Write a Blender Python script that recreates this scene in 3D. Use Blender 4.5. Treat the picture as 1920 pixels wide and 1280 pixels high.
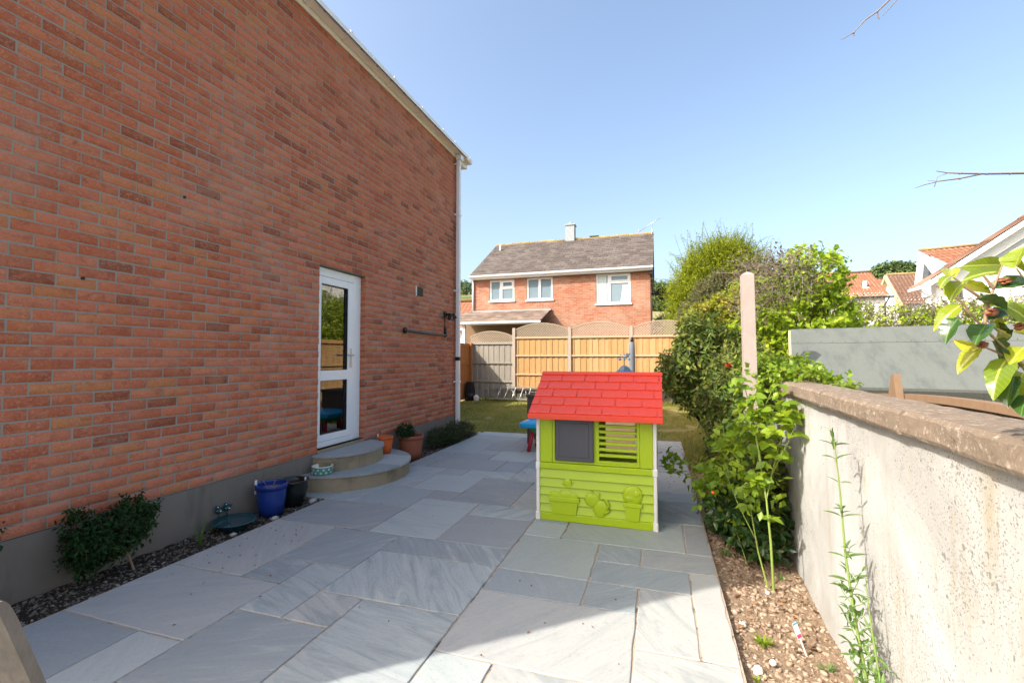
import bpy, bmesh, math, random
import numpy as np
from mathutils import Vector, Matrix, Euler, noise as mnoise
R = math.radians
random.seed(7)
rng = np.random.RandomState(11)
S = bpy.context.scene
COL = S.collection
for o in list(bpy.data.objects):
    bpy.data.objects.remove(o)

# ------------------------------------------------------------------ camera, sky, sun, exposure
cd = bpy.data.cameras.new('camera'); cam = bpy.data.objects.new('camera', cd); COL.objects.link(cam)
cam.location = (0, 0, 1.40); cam.rotation_euler = (R(92.05), 0, R(17.6))
cd.sensor_width = 36; cd.lens = 16.24; cd.clip_start = .02; cd.clip_end = 3000
S.camera = cam
SUN = Vector((-.93, -.776, 1.0)).normalized()          # towards the sun
w = bpy.data.worlds.new('World'); S.world = w; w.use_nodes = True
wn = w.node_tree
sky = wn.nodes.new('ShaderNodeTexSky'); sky.sky_type = 'NISHITA'; sky.sun_disc = False
sky.sun_elevation = math.asin(SUN.z); sky.sun_rotation = math.atan2(SUN.x, SUN.y)
sky.altitude = 50; sky.air_density = 1.0; sky.dust_density = 4.5; sky.ozone_density = 1.0
bg = wn.nodes['Background']; bg.inputs[1].default_value = .130
tint = wn.nodes.new('ShaderNodeMix'); tint.data_type = 'RGBA'; tint.blend_type = 'MULTIPLY'; tint.inputs[0].default_value = 1; tint.inputs[7].default_value = (1.0, 1.0, .97, 1)
wn.links.new(sky.outputs[0], tint.inputs[6]); wn.links.new(tint.outputs[2], bg.inputs[0])
sd = bpy.data.lights.new('sun', 'SUN'); sd.energy = 2.55; sd.angle = R(.53); sd.color = (1, .93, .83)
so = bpy.data.objects.new('sun', sd); COL.objects.link(so)
so.rotation_euler = (-SUN).to_track_quat('-Z', 'Y').to_euler(); so.location = (-9, -8, 12)
S.view_settings.view_transform = 'Standard'; S.view_settings.look = 'None'
S.view_settings.exposure = 1.52; S.view_settings.gamma = 1; S.view_settings.use_curve_mapping = False
S.cycles.max_bounces = 8; S.cycles.transparent_max_bounces = 12

# ------------------------------------------------------------------ materials
class N:
    def __init__(s, name):
        s.m = bpy.data.materials.new(name); s.m.use_nodes = True; s.t = s.m.node_tree
        s.b = s.t.nodes['Principled BSDF']; s.out = s.t.nodes['Material Output']
    def n(s, ty, **k):
        x = s.t.nodes.new(ty)
        for a, v in k.items(): setattr(x, a, v)
        return x
    def l(s, a, b): s.t.links.new(a, b)
    def put(s, sock, v):
        if isinstance(v, bpy.types.NodeSocket): s.l(v, sock)
        elif v is not None:
            if hasattr(sock.default_value, '__len__') and not hasattr(v, '__len__'): sock.default_value = (v,)*len(sock.default_value)
            elif hasattr(sock.default_value, '__len__') and len(sock.default_value) == 4 and len(v) == 3: sock.default_value = (*v, 1)
            else: sock.default_value = v
    def obj(s): return s.n('ShaderNodeTexCoord').outputs['Object']
    def pos(s): return s.n('ShaderNodeNewGeometry').outputs['Position']
    def map(s, vec, scale=(1, 1, 1), rot=(0, 0, 0), loc=(0, 0, 0)):
        x = s.n('ShaderNodeMapping'); s.l(vec, x.inputs[0]); s.put(x.inputs['Location'], loc); s.put(x.inputs['Rotation'], rot); s.put(x.inputs['Scale'], scale); return x.outputs[0]
    def noise(s, vec, scale=5, detail=4, rough=.55, dist=0):
        x = s.n('ShaderNodeTexNoise'); s.l(vec, x.inputs['Vector']); x.inputs['Scale'].default_value = scale; x.inputs['Detail'].default_value = detail
        x.inputs['Roughness'].default_value = rough; x.inputs['Distortion'].default_value = dist; return x.outputs['Fac']
    def vor(s, vec, scale=5, feature='F1', out='Distance'):
        x = s.n('ShaderNodeTexVoronoi', feature=feature); s.l(vec, x.inputs['Vector']); x.inputs['Scale'].default_value = scale; return x.outputs[out]
    def ramp(s, fac, stops, mode='LINEAR'):
        x = s.n('ShaderNodeValToRGB'); s.l(fac, x.inputs[0]); cr = x.color_ramp; cr.interpolation = mode
        while len(cr.elements) < len(stops): cr.elements.new(.5)
        for e, (p, c) in zip(cr.elements, stops): e.position = p; e.color = (*c, 1) if hasattr(c, '__len__') else (c, c, c, 1)
        return x.outputs[0]
    def mix(s, a, b, f=.5, mode='MIX'):
        x = s.n('ShaderNodeMix', data_type='RGBA', blend_type=mode); s.put(x.inputs[0], f); s.put(x.inputs[6], a); s.put(x.inputs[7], b); return x.outputs[2]
    def math(s, a, b=0, op='ADD', c=0):
        x = s.n('ShaderNodeMath', operation=op); s.put(x.inputs[0], a); s.put(x.inputs[1], b); s.put(x.inputs[2], c); return x.outputs[0]
    def rnd(s):
        a = s.n('ShaderNodeAttribute', attribute_type='GEOMETRY', attribute_name='rnd').outputs['Fac']
        b = s.n('ShaderNodeAttribute', attribute_type='OBJECT', attribute_name='rnd').outputs['Fac']
        return s.math(a, b)
    def vadd(s, vec, k, scale=(37, 19, 11)):
        c = s.n('ShaderNodeCombineXYZ')
        for i in range(3): s.put(c.inputs[i], s.math(k, scale[i], 'MULTIPLY'))
        x = s.n('ShaderNodeVectorMath', operation='ADD'); s.l(vec, x.inputs[0]); s.l(c.outputs[0], x.inputs[1]); return x.outputs[0]
    def bump(s, h, strength=.3, dist=.01, prev=None):
        x = s.n('ShaderNodeBump'); x.inputs['Strength'].default_value = strength; x.inputs['Distance'].default_value = dist; s.l(h, x.inputs['Height'])
        if prev: s.l(prev, x.inputs['Normal'])
        return x.outputs[0]
    def fin(s, col=None, rough=.8, nrm=None, spec=.3, metal=0):
        s.put(s.b.inputs['Base Color'], col); s.put(s.b.inputs['Roughness'], rough); s.b.inputs['Specular IOR Level'].default_value = spec
        s.b.inputs['Metallic'].default_value = metal
        if nrm: s.l(nrm, s.b.inputs['Normal'])
        return s.m
MT = {}
def simple(name, col, rough=.6, spec=.4, metal=0, var=.12, vs=6, bs=40, bstr=.1):
    k = N(name); p = k.obj()
    f = k.noise(p, vs, 5); c = k.mix(tuple(x*(1-var) for x in col), tuple(min(1, x*(1+var)) for x in col), f)
    k.fin(c, rough, k.bump(k.noise(p, bs, 3), bstr, .002), spec, metal); MT[name] = k.m; return k.m

def mk_brick():
    k = N('red_brick'); p = k.pos(); r = k.rnd()
    base = k.ramp(r, [(0, (.25, .082, .045)), (.06, (.30, .095, .05)), (.09, (.40, .125, .065)), (.35, (.48, .155, .08)), (.55, (.52, .175, .095)), (.72, (.53, .20, .115)), (.82, (.51, .20, .10)), (.90, (.48, .205, .085)), (.92, (.38, .115, .06)), (1, (.46, .14, .07))])
    q = k.vadd(p, r)
    n1 = k.noise(k.map(q, (1, 1, 1.9)), 16, 8, .78, .7)
    c = k.mix(base, (.58, .28, .16), k.ramp(n1, [(.48, 0.), (.70, .6)]))
    n2 = k.noise(k.map(q, (1, .7, 1.5)), 9, 6, .7, 1.1)
    c = k.mix(c, (.20, .07, .045), k.ramp(n2, [(.52, 0.), (.72, .65)]))
    n3 = k.noise(k.vadd(p, r, (3, 13, 5)), 5, 4, .6, .4); c = k.mix(c, (.52, .22, .07), k.ramp(n3, [(.56, 0.), (.74, .5)]))
    big = k.noise(p, .9, 3, .6)
    sp = k.noise(q, 70, 5, .75); spk = k.math(k.ramp(sp, [(.54, 0.), (.64, 1.)]), k.ramp(big, [(.35, .12), (.62, .9)]), 'MULTIPLY')
    c = k.mix(c, (.60, .42, .29), k.math(spk, .55, 'MULTIPLY'))
    sp2 = k.noise(k.vadd(p, r, (7, 3, 9)), 130, 3, .7); c = k.mix(c, (.13, .055, .04), k.ramp(sp2, [(.58, 0.), (.68, .7)]))
    c = k.mix(c, (.36, .21, .16), k.ramp(k.noise(p, 2.3, 5, .7), [(.55, 0.), (.8, .35)]))
    c = k.mix(c, (.55, .45, .38), k.ramp(k.noise(k.map(p, (1, 1, .6)), 1.3, 7, .8), [(.60, 0.), (.78, .4)]))
    c = k.mix(c, (1.0, .88, .85, 1), 1., 'MULTIPLY'); c = k.mix(c, (.50, .36, .28), k.ramp(k.noise(p, 1.0, 6, .75), [(.50, 0.), (.72, .3)]))
    h = k.math(k.noise(q, 60, 6, .7), k.math(n1, 1.2, 'MULTIPLY'))
    MT['brick'] = k.fin(c, .88, k.bump(h, .5, .004), .2)
mk_brick()
def mk_mortar():
    k = N('mortar'); p = k.pos()
    c = k.mix((.25, .23, .195), (.37, .34, .29), k.noise(p, 14, 6, .7)); c = k.mix(c, (.12, .13, .09), k.ramp(k.noise(p, 3, 5, .7), [(.58, 0.), (.75, .5)]))
    MT['mortar'] = k.fin(c, .95, k.bump(k.noise(p, 180, 4, .7), .6, .004), .1)
mk_mortar()
def mk_plinth():
    k = N('render_plinth'); p = k.pos()
    c = k.mix((.155, .13, .11), (.25, .215, .18), k.noise(p, 2.2, 6, .65)); c = k.mix(c, (.09, .085, .07), k.ramp(k.noise(k.map(p, (1, 1, .25)), 6, 5, .7), [(.55, 0.), (.8, .7)]))
    MT['plinth'] = k.fin(c, .92, k.bump(k.noise(p, 90, 6, .7), .35, .004), .15)
mk_plinth()
def mk_slab():
    k = N('riven_sandstone'); r = k.rnd(); o = k.obj()
    rot = k.n('ShaderNodeVectorRotate', rotation_type='Z_AXIS'); k.l(o, rot.inputs['Vector']); k.put(rot.inputs['Angle'], k.math(k.math(r, 7.3, 'MULTIPLY'), 1.1, 'SINE'))
    k.put(rot.inputs['Angle'], k.math(k.math(r, 97.0, 'MULTIPLY'), 0, 'SINE'))
    v = k.vadd(rot.outputs[0], r)
    base = k.ramp(r, [(0, (0.213, 0.244, 0.264)), (.14, (0.328, 0.361, 0.372)), (.28, (0.239, 0.241, 0.251)), (.4, (0.363, 0.396, 0.396)), (.52, (0.292, 0.318, 0.294)), (.64, (0.363, 0.353, 0.338)), (.76, (0.266, 0.306, 0.317)), (.88, (0.337, 0.341, 0.338))], 'CONSTANT')
    base = k.mix(base, (.31, .335, .345), .38)
    st = k.noise(k.map(v, (1.0, 6.5, 1)), 1.7, 8, .68, 1.3)
    amt = k.math(k.math(k.math(r, 53.0, 'MULTIPLY'), 0, 'SINE'), .35, 'MULTIPLY_ADD', .5)
    c = k.mix(base, (0.186, 0.224, 0.239), k.math(k.ramp(st, [(.47, 0.), (.66, .9)]), amt, 'MULTIPLY'))
    c = k.mix(c, (0.478, 0.482, 0.454), k.math(k.ramp(st, [(.30, .7), (.44, 0.)]), amt, 'MULTIPLY'))
    cl = k.noise(v, 2.1, 6, .65, .5); c = k.mix(c, (0.407, 0.370, 0.305), k.ramp(cl, [(.58, 0.), (.74, .35)]))
    sp = k.noise(v, 90, 3, .7); c = k.mix(c, (0.159, 0.172, 0.165), k.ramp(sp, [(.64, 0.), (.8, .45)]))
    gr = k.noise(k.map(v, (1, 3, 1)), 38, 6, .8); c = k.mix(c, (.14, .155, .16), k.ramp(gr, [(.54, 0.), (.68, .5)])); c = k.mix(c, (.44, .44, .42), k.ramp(gr, [(.30, .45), (.42, 0.)]))
    dr = k.noise(k.pos(), 1.2, 7, .75); c = k.mix(c, (.30, .26, .20), k.ramp(dr, [(.58, 0.), (.72, .4)]))
    h = k.math(k.math(st, 1.0, 'MULTIPLY'), k.math(k.noise(v, 45, 5, .7), .35, 'MULTIPLY'))
    c = k.mix(c, (1.13, 1.13, 1.10, 1), 1., 'MULTIPLY')
    MT['slab'] = k.fin(c, k.math(k.noise(v, 7, 3), .25, 'MULTIPLY_ADD', .5), k.bump(h, .22, .006), .3)
mk_slab()
def mk_joint():
    k = N('paving_mortar'); p = k.pos()
    c = k.mix((.34, .26, .19), (.50, .41, .32), k.noise(p, 30, 5, .7)); c = k.mix(c, (.05, .04, .03), k.ramp(k.noise(p, 5, 6, .75), [(.54, 0.), (.62, .85)]))
    MT['joint'] = k.fin(c, .95, k.bump(k.noise(p, 120, 4), .6, .005), .1)
mk_joint()
def mk_soil(name, a, b, c3):
    k = N(name); p = k.pos()
    c = k.mix(a, b, k.noise(p, 9, 8, .75)); c = k.mix(c, c3, k.ramp(k.noise(p, 70, 4, .7), [(.56, 0.), (.66, .8)]))
    MT[name] = k.fin(c, .95, k.bump(k.noise(p, 60, 6, .75), .9, .015), .1)
mk_soil('dark_soil', (.022, .017, .013), (.06, .045, .033), (.10, .08, .06))
mk_soil('dry_soil', (.20, .135, .088), (.33, .24, .165), (.37, .28, .20))
def mk_clod(name, stops):
    k = N(name); r = k.rnd(); c = k.ramp(r, stops); p = k.pos()
    MT[name] = k.fin(k.mix(c, k.mix(c, (.5, .42, .33), .5), k.noise(p, 60, 3)), .9, k.bump(k.noise(p, 140, 4), .5, .004), .15)
mk_clod('dry_clods', [(0, (.19, .125, .08)), (.45, (.29, .20, .135)), (.85, (.37, .27, .19)), (.94, (.24, .13, .08)), (1, (.48, .41, .33))])
mk_clod('dark_clods', [(0, (.016, .012, .01)), (.5, (.05, .036, .026)), (.8, (.10, .07, .05)), (.95, (.17, .14, .11)), (1, (.32, .28, .23))])
def mk_lawn():
    k = N('lawn_soil'); p = k.pos()
    c = k.mix((.12, .13, .035), (.34, .27, .12), k.noise(p, 1.6, 6, .7)); MT['lawn_soil'] = k.fin(c, .95, k.bump(k.noise(p, 60, 5), .8, .01), .1)
mk_lawn()
def mk_leaf(name, stops, trans=.35, rough=.5, tcol=None, spec=.35, scale=2.0, nz=.45):
    k = N(name); r = k.rnd(); p = k.pos()
    f = k.math(k.math(r, 1-nz, 'MULTIPLY'), k.math(k.noise(p, scale, 3), nz, 'MULTIPLY'))
    c = k.ramp(f, stops)
    k.fin(c, rough, None, spec)
    t = k.n('ShaderNodeBsdfTranslucent'); k.put(t.inputs[0], k.mix(c, tcol or (.35, .5, .03), .45))
    m = k.n('ShaderNodeMixShader'); m.inputs[0].default_value = trans; k.l(k.b.outputs[0], m.inputs[1]); k.l(t.outputs[0], m.inputs[2]); k.l(m.outputs[0], k.out.inputs[0])
    MT[name] = k.m; return k.m
mk_leaf('grass_blades', [(0, (.09, .14, .02)), (.35, (.16, .20, .03)), (.5, (.27, .26, .06)), (.7, (.38, .31, .12)), (1, (.46, .36, .17))], .25, .6, scale=.9, nz=.8)
mk_leaf('dark_leaf', [(.1, (.012, .035, .008)), (.5, (.025, .07, .014)), (.75, (.05, .11, .02)), (.95, (.10, .10, .03))], .18, .35, (.12, .28, .03), .5)
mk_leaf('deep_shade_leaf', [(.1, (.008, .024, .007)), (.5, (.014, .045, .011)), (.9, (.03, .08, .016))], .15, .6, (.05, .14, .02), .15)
mk_leaf('rose_leaf', [(.1, (.07, .15, .014)), (.45, (.16, .27, .02)), (.75, (.28, .38, .028)), (.95, (.42, .48, .04))], .45, .4, (.6, .72, .04), .4)
mk_leaf('laurel_leaf', [(.1, (.03, .06, .012)), (.4, (.065, .12, .02)), (.6, (.14, .19, .03)), (.75, (.26, .28, .05)), (.92, (.38, .27, .08))], .3, .55, (.36, .42, .05), .3)
mk_leaf('golden_leaf', [(.1, (.08, .13, .015)), (.4, (.22, .28, .02)), (.62, (.38, .36, .03)), (.85, (.42, .20, .06))], .4, .45, (.6, .55, .05), .3)
mk_leaf('willow_leaf', [(.1, (.16, .20, .015)), (.5, (.27, .31, .022)), (.9, (.38, .40, .035))], .4, .7, (.5, .6, .04), .1)
mk_leaf('olive_leaf', [(.1, (.05, .065, .02)), (.5, (.11, .13, .045)), (.9, (.19, .20, .08))], .25, .6, (.25, .3, .08), .25)
mk_leaf('beech_leaf', [(.1, (.10, .17, .012)), (.4, (.26, .38, .02)), (.7, (.42, .54, .035)), (.95, (.55, .56, .06))], .45, .4, (.55, .72, .04), .35)
mk_leaf('dry_leaf', [(.1, (.09, .06, .038)), (.5, (.15, .105, .062)), (.9, (.24, .18, .11))], .2, .7, (.4, .3, .18), .2)
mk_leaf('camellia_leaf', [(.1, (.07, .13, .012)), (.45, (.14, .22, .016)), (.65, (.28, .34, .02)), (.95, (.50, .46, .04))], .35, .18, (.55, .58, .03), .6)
def veins(name, col):
    k = N.__new__(N); k.m = MT[name]; k.t = k.m.node_tree; k.b = k.t.nodes['Principled BSDF']
    sx = k.n('ShaderNodeSeparateXYZ'); k.l(k.obj(), sx.inputs[0]); ay = k.math(sx.outputs[1], 0, 'ABSOLUTE')
    mid = k.ramp(ay, [(.008, 1.), (.024, 0.)]); sv = k.math(k.math(k.math(sx.outputs[0], k.math(ay, .9, 'MULTIPLY'), 'SUBTRACT'), 62., 'MULTIPLY'), 0, 'SINE')
    f = k.math(mid, k.math(k.ramp(sv, [(.90, 0.), (1., 1.)]), .35, 'MULTIPLY'), 'MAXIMUM')
    old = k.b.inputs['Base Color'].links[0].from_socket; c = k.mix(old, k.mix(old, col, .75), f)
    blem = k.noise(k.obj(), 5, 5, .7); c = k.mix(c, (.22, .16, .05), k.ramp(blem, [(.64, 0.), (.72, .6)]))
    k.l(c, k.b.inputs['Base Color']); k.l(k.bump(f, -.5, .002), k.b.inputs['Normal'])
veins('camellia_leaf', (.62, .62, .16))
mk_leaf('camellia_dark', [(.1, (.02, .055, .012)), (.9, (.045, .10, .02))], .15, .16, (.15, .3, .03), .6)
mk_leaf('weed_leaf', [(.1, (.07, .14, .03)), (.9, (.16, .27, .07))], .3, .5, (.3, .45, .08), .3)
mk_leaf('far_leaf', [(.1, (.05, .09, .03)), (.5, (.10, .15, .05)), (.9, (.17, .22, .08))], .2, .7, (.2, .3, .08), .2, scale=.08)
veins('camellia_dark', (.10, .20, .05))
simple('bark', (.12, .09, .065), .9, .1, vs=20, bs=60, bstr=.8)
simple('pale_twig', (.24, .195, .16), .8, .2, vs=30)
simple('rose_stem', (.20, .27, .05), .5, .4, vs=12)
simple('weed_stem', (.17, .25, .06), .55, .3, vs=12)
simple('brown_stem', (.30, .20, .13), .8, .2, vs=20)
simple('white_upvc', (.80, .80, .80), .28, .5, var=.03, bstr=.02)
simple('white_gutter', (.88, .84, .79), .4, .5, var=.06, bstr=.03)
simple('black_plastic', (.012, .012, .014), .45, .4)
simple('grey_pipe', (.10, .085, .08), .5, .4)
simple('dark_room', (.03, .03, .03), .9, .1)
simple('terracotta', (.32, .105, .06), .75, .25, vs=9, bs=70)
simple('orange_pot', (.62, .12, .025), .5, .4, var=.06)
simple('blue_glaze', (.010, .035, .20), .22, .6, var=.2)
simple('black_glaze', (.010, .013, .012), .25, .5)
simple('teal_glaze', (.006, .05, .062), .12, .6, var=.3)
simple('cream_glaze', (.70, .68, .58), .3, .5, var=.03)
simple('dish_green', (.10, .26, .24), .3, .5, var=.1)
simple('dish_pale', (.45, .58, .48), .3, .5, var=.05)
simple('white_label', (.75, .75, .73), .5, .3, var=.03)
simple('pink_print', (.55, .06, .16), .5, .3)
simple('blue_print', (.10, .40, .50), .5, .3)
simple('lime_plastic', (.37, .50, .007), .38, .45, var=.04, vs=3, bs=12, bstr=.03)
simple('red_plastic', (.74, .066, .032), .36, .45, var=.05, vs=3, bs=150, bstr=.06)
simple('white_plastic', (.74, .72, .68), .4, .4, var=.03)
simple('slate_plastic', (.075, .075, .088), .42, .4, var=.05)
simple('tan_board', (.85, .58, .30), .6, .3, var=.1)
simple('sky_plastic', (.01, .33, .62), .3, .5, var=.05)
simple('green_plastic', (.03, .26, .05), .35, .5)
simple('crimson_plastic', (.42, .012, .03), .35, .5)
simple('galvanised', (.50, .50, .49), .35, .5, .6)
simple('blue_metal', (.07, .13, .20), .4, .5)
simple('cover_fabric', (.17, .19, .22), .8, .2)
simple('chimney_render', (.33, .36, .38), .9, .1, var=.15)
simple('white_render', (.80, .79, .76), .9, .15, var=.03, vs=2)
simple('cream_board', (.55, .42, .25), .7, .2)
simple('dark_trim', (.03, .032, .036), .5, .3)
simple('window_glass', (.20, .27, .31), .06, .7, var=.1)
simple('dark_glass', (.05, .06, .08), .06, .7)
simple('curtain', (.62, .66, .66), .9, .1)
simple('pebble', (.42, .38, .33), .7, .3, vs=8)
simple('chalk_stone', (.70, .66, .60), .8, .2)
simple('dead_flower', (.26, .10, .05), .8, .2, var=.4, vs=60)
simple('red_flower', (.60, .03, .03), .6, .3)
simple('orange_flower', (.70, .13, .02), .6, .3)
simple('water', (.03, .07, .08), .03, .7)

def mk_wood(name, a, b, c3, sc=(14, 14, 1.1), rough=.75, blotch=.3):
    k = N(name); r = k.rnd(); v = k.vadd(k.pos(), r)
    g = k.noise(k.map(v, sc), 3.2, 7, .65, .6)
    c = k.mix(a, b, g); c = k.mix(c, c3, k.math(k.ramp(r, [(0, 0.), (1, .8)]), .6, 'MULTIPLY'))
    c = k.mix(c, tuple(x*.45 for x in a), k.ramp(k.noise(k.map(v, (3, 3, 1)), 2.5, 5, .7), [(.56, 0.), (.8, blotch)]))
    kn = k.vor(k.map(v, (1, 1, .55)), 5.5); c = k.mix(c, tuple(x*.4 for x in a), k.ramp(kn, [(.03, .8), (.07, 0.)]))
    MT[name] = k.fin(c, rough, k.bump(g, .3, .003), .25)
mk_wood('larch', (.38, .205, .075), (.54, .325, .13), (.60, .42, .22))
mk_wood('larch_rail', (.46, .31, .17), (.60, .44, .28), (.55, .42, .3), (1.1, 14, 14), blotch=.1)
mk_wood('orange_fence', (.36, .125, .035), (.52, .205, .06), (.34, .14, .05))
mk_wood('grey_wood', (.22, .20, .17), (.36, .325, .27), (.40, .36, .30), blotch=.7)
mk_wood('dark_wood', (.07, .05, .035), (.13, .095, .065), (.1, .08, .06))
mk_wood('teak_grey', (.085, .07, .058), (.25, .215, .18), (.19, .165, .14), (30, 30, 7), blotch=.8)
mk_wood('trellis_wood', (.36, .28, .20), (.50, .41, .31), (.45, .37, .28), (6, 6, 6), blotch=.1)
mk_wood('fence_brown', (.17, .105, .06), (.28, .185, .115), (.28, .21, .14), blotch=.4)
def mk_conc(name, a, b, st, s2=(.3, .2)):
    k = N(name); p = k.pos()
    c = k.mix(a, b, k.noise(p, 5, 7, .7)); c = k.mix(c, st, k.ramp(k.noise(p, 1.7, 6, .7, .5), [(.5, 0.), (.72, .7)]))
    MT[name] = k.fin(c, .93, k.bump(k.noise(p, 110, 6, .75), .5, .004), .15)
mk_conc('concrete_post', (.38, .31, .25), (.50, .43, .36), (.32, .27, .21))
mk_conc('gravel_board', (.10, .09, .075), (.17, .155, .13), (.06, .06, .04))
mk_conc('post_paint', (.35, .285, .25), (.46, .39, .355), (.33, .26, .22))
def mk_cop():
    k = N('coping'); p = k.pos(); r = k.rnd(); q = k.vadd(p, r)
    c = k.mix((.14, .105, .078), (.36, .285, .215), k.noise(q, 7, 8, .78, .6)); c = k.mix(c, (.07, .05, .036), k.ramp(k.noise(q, 26, 6, .8), [(.56, 0.), (.72, .7)])); c = k.mix(c, (.58, .50, .41), k.ramp(k.noise(q, 40, 5, .78), [(.54, 0.), (.66, .7)])); c = k.mix(c, (.30, .14, .06), k.ramp(k.noise(q, 4, 5, .7), [(.6, 0.), (.75, .4)]))
    MT['coping'] = k.fin(c, .95, k.bump(k.math(k.noise(q, 40, 7, .8), k.noise(q, 150, 4, .8)), .9, .006), .1)
mk_cop()
mk_conc('step_riser', (.26, .20, .125), (.38, .31, .215), (.05, .04, .028))
def mk_wall():
    k = N('block_wall'); p = k.pos()
    big = k.noise(p, 1.3, 6, .7, .6)
    c = k.mix((.34, .335, .315), (.47, .47, .46), k.ramp(big, [(.32, 0.), (.6, 1.)]))
    drip = k.noise(k.map(p, (1, 3.2, .5)), 2.2, 6, .7, .9); c = k.mix(c, (.34, .29, .19), k.ramp(drip, [(.54, 0.), (.74, .75)]))
    wp = k.n('ShaderNodeVectorMath', operation='ADD'); k.l(p, wp.inputs[0]); nz = k.n('ShaderNodeTexNoise'); k.l(p, nz.inputs['Vector']); nz.inputs['Scale'].default_value = 45; sc = k.n('ShaderNodeVectorMath', operation='SCALE'); k.l(nz.outputs['Color'], sc.inputs[0]); sc.inputs['Scale'].default_value = .03; k.l(sc.outputs[0], wp.inputs[1])
    dens = k.ramp(k.noise(p, 2.0, 4), [(.38, .05), (.62, .26)])
    pit = k.ramp(k.math(k.vor(wp.outputs[0], 105), dens, 'SUBTRACT'), [(0, 1.), (.08, 0.)]); pit2 = k.ramp(k.math(k.vor(wp.outputs[0], 24), k.math(dens, .5, 'MULTIPLY'), 'SUBTRACT'), [(0, 1.), (.05, 0.)])
    pit = k.math(pit, pit2, 'MAXIMUM'); c = k.mix(c, (.10, .095, .085), k.math(pit, .5, 'MULTIPLY')); c = k.mix(c, (.27, .26, .23), k.ramp(k.noise(p, 55, 6, .8), [(.55, 0.), (.7, .5)]))
    c = k.mix(c, (.20, .155, .09), k.ramp(k.noise(k.map(p, (1, 1.6, .6)), 3.1, 6, .75, 1.0), [(.66, 0.), (.78, .7)]))
    h = k.math(k.math(k.noise(p, 130, 5, .8), .5, 'MULTIPLY'), k.math(pit, -.8, 'MULTIPLY'))
    MT['wall'] = k.fin(c, .95, k.bump(h, .6, .006), .1)
mk_wall()
def mk_felt():
    k = N('mineral_felt'); p = k.pos()
    c = k.mix((.06, .072, .066), (.20, .212, .195), k.noise(p, 260, 3, .8)); c = k.mix(c, (.085, .095, .09), k.ramp(k.noise(k.map(p, (3, 1, 1)), 3, 6, .7), [(.48, 0.), (.7, .8)]))
    MT['felt'] = k.fin(c, .95, k.bump(k.noise(p, 330, 2), .5, .002), .1)
mk_felt()
simple('felt_edge_shade', (.075, .078, .068), .95, .1, var=.3, vs=60)  # felt darkened in its colour for the shade on the turned-in edge
def mk_farbrick():
    k = N('far_brick'); p = k.pos()
    sw = k.n('ShaderNodeCombineXYZ'); sx = k.n('ShaderNodeSeparateXYZ'); k.l(p, sx.inputs[0])
    k.l(k.math(sx.outputs[0], sx.outputs[1]), sw.inputs[0]); k.l(sx.outputs[2], sw.inputs[1])
    b = k.n('ShaderNodeTexBrick'); k.l(sw.outputs[0], b.inputs['Vector']); b.inputs['Scale'].default_value = 1; b.inputs['Brick Width'].default_value = .225; b.inputs['Row Height'].default_value = .075
    b.inputs['Mortar Size'].default_value = .006; b.inputs['Bias'].default_value = -.1
    b.inputs['Color1'].default_value = (.34, .115, .062, 1); b.inputs['Color2'].default_value = (.40, .21, .135, 1); b.inputs['Mortar'].default_value = (.33, .27, .21, 1)
    c = k.mix(b.outputs[0], (.45, .33, .25), k.ramp(k.noise(p, 1.1, 5, .7), [(.5, 0.), (.75, .6)])); c = k.mix(c, (.36, .12, .06), k.ramp(k.noise(k.map(p, (1, 1, 2)), 3, 4), [(.56, 0.), (.7, .5)]))
    MT['far_brick'] = k.fin(c, .9, k.bump(b.outputs['Fac'], -.3, .01), .2)
mk_farbrick()
def mk_tile(name, stops, lichen=(.50, .33, .06)):
    k = N(name); r = k.rnd(); p = k.pos(); c = k.ramp(r, stops)
    c = k.mix(c, tuple(x*.7 for x in stops[0][1]), k.ramp(k.noise(p, 1.4, 5, .7), [(.45, 0.), (.75, .55)])); c = k.mix(c, lichen, k.ramp(k.noise(p, 9, 5, .75), [(.66, 0.), (.78, .5)]))
    MT[name] = k.fin(c, .9, k.bump(k.noise(p, 40, 4), .3, .01), .15)
mk_tile('brown_tile', [(0, (.095, .078, .07)), (.5, (.125, .105, .094)), (1, (.155, .132, .118))], (.18, .16, .12))
mk_tile('red_tile', [(0, (.30, .13, .08)), (.5, (.36, .19, .12)), (1, (.43, .27, .19))])
mk_tile('pink_tile', [(0, (.22, .125, .09)), (.5, (.28, .17, .125)), (1, (.33, .23, .17))])
mk_tile('porch_tile', [(0, (.15, .11, .09)), (.5, (.22, .165, .13)), (1, (.29, .22, .175))], (.3, .25, .19))
mk_tile('ridge_lichen', [(0, (.26, .19, .09)), (1, (.33, .25, .12))])
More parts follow.
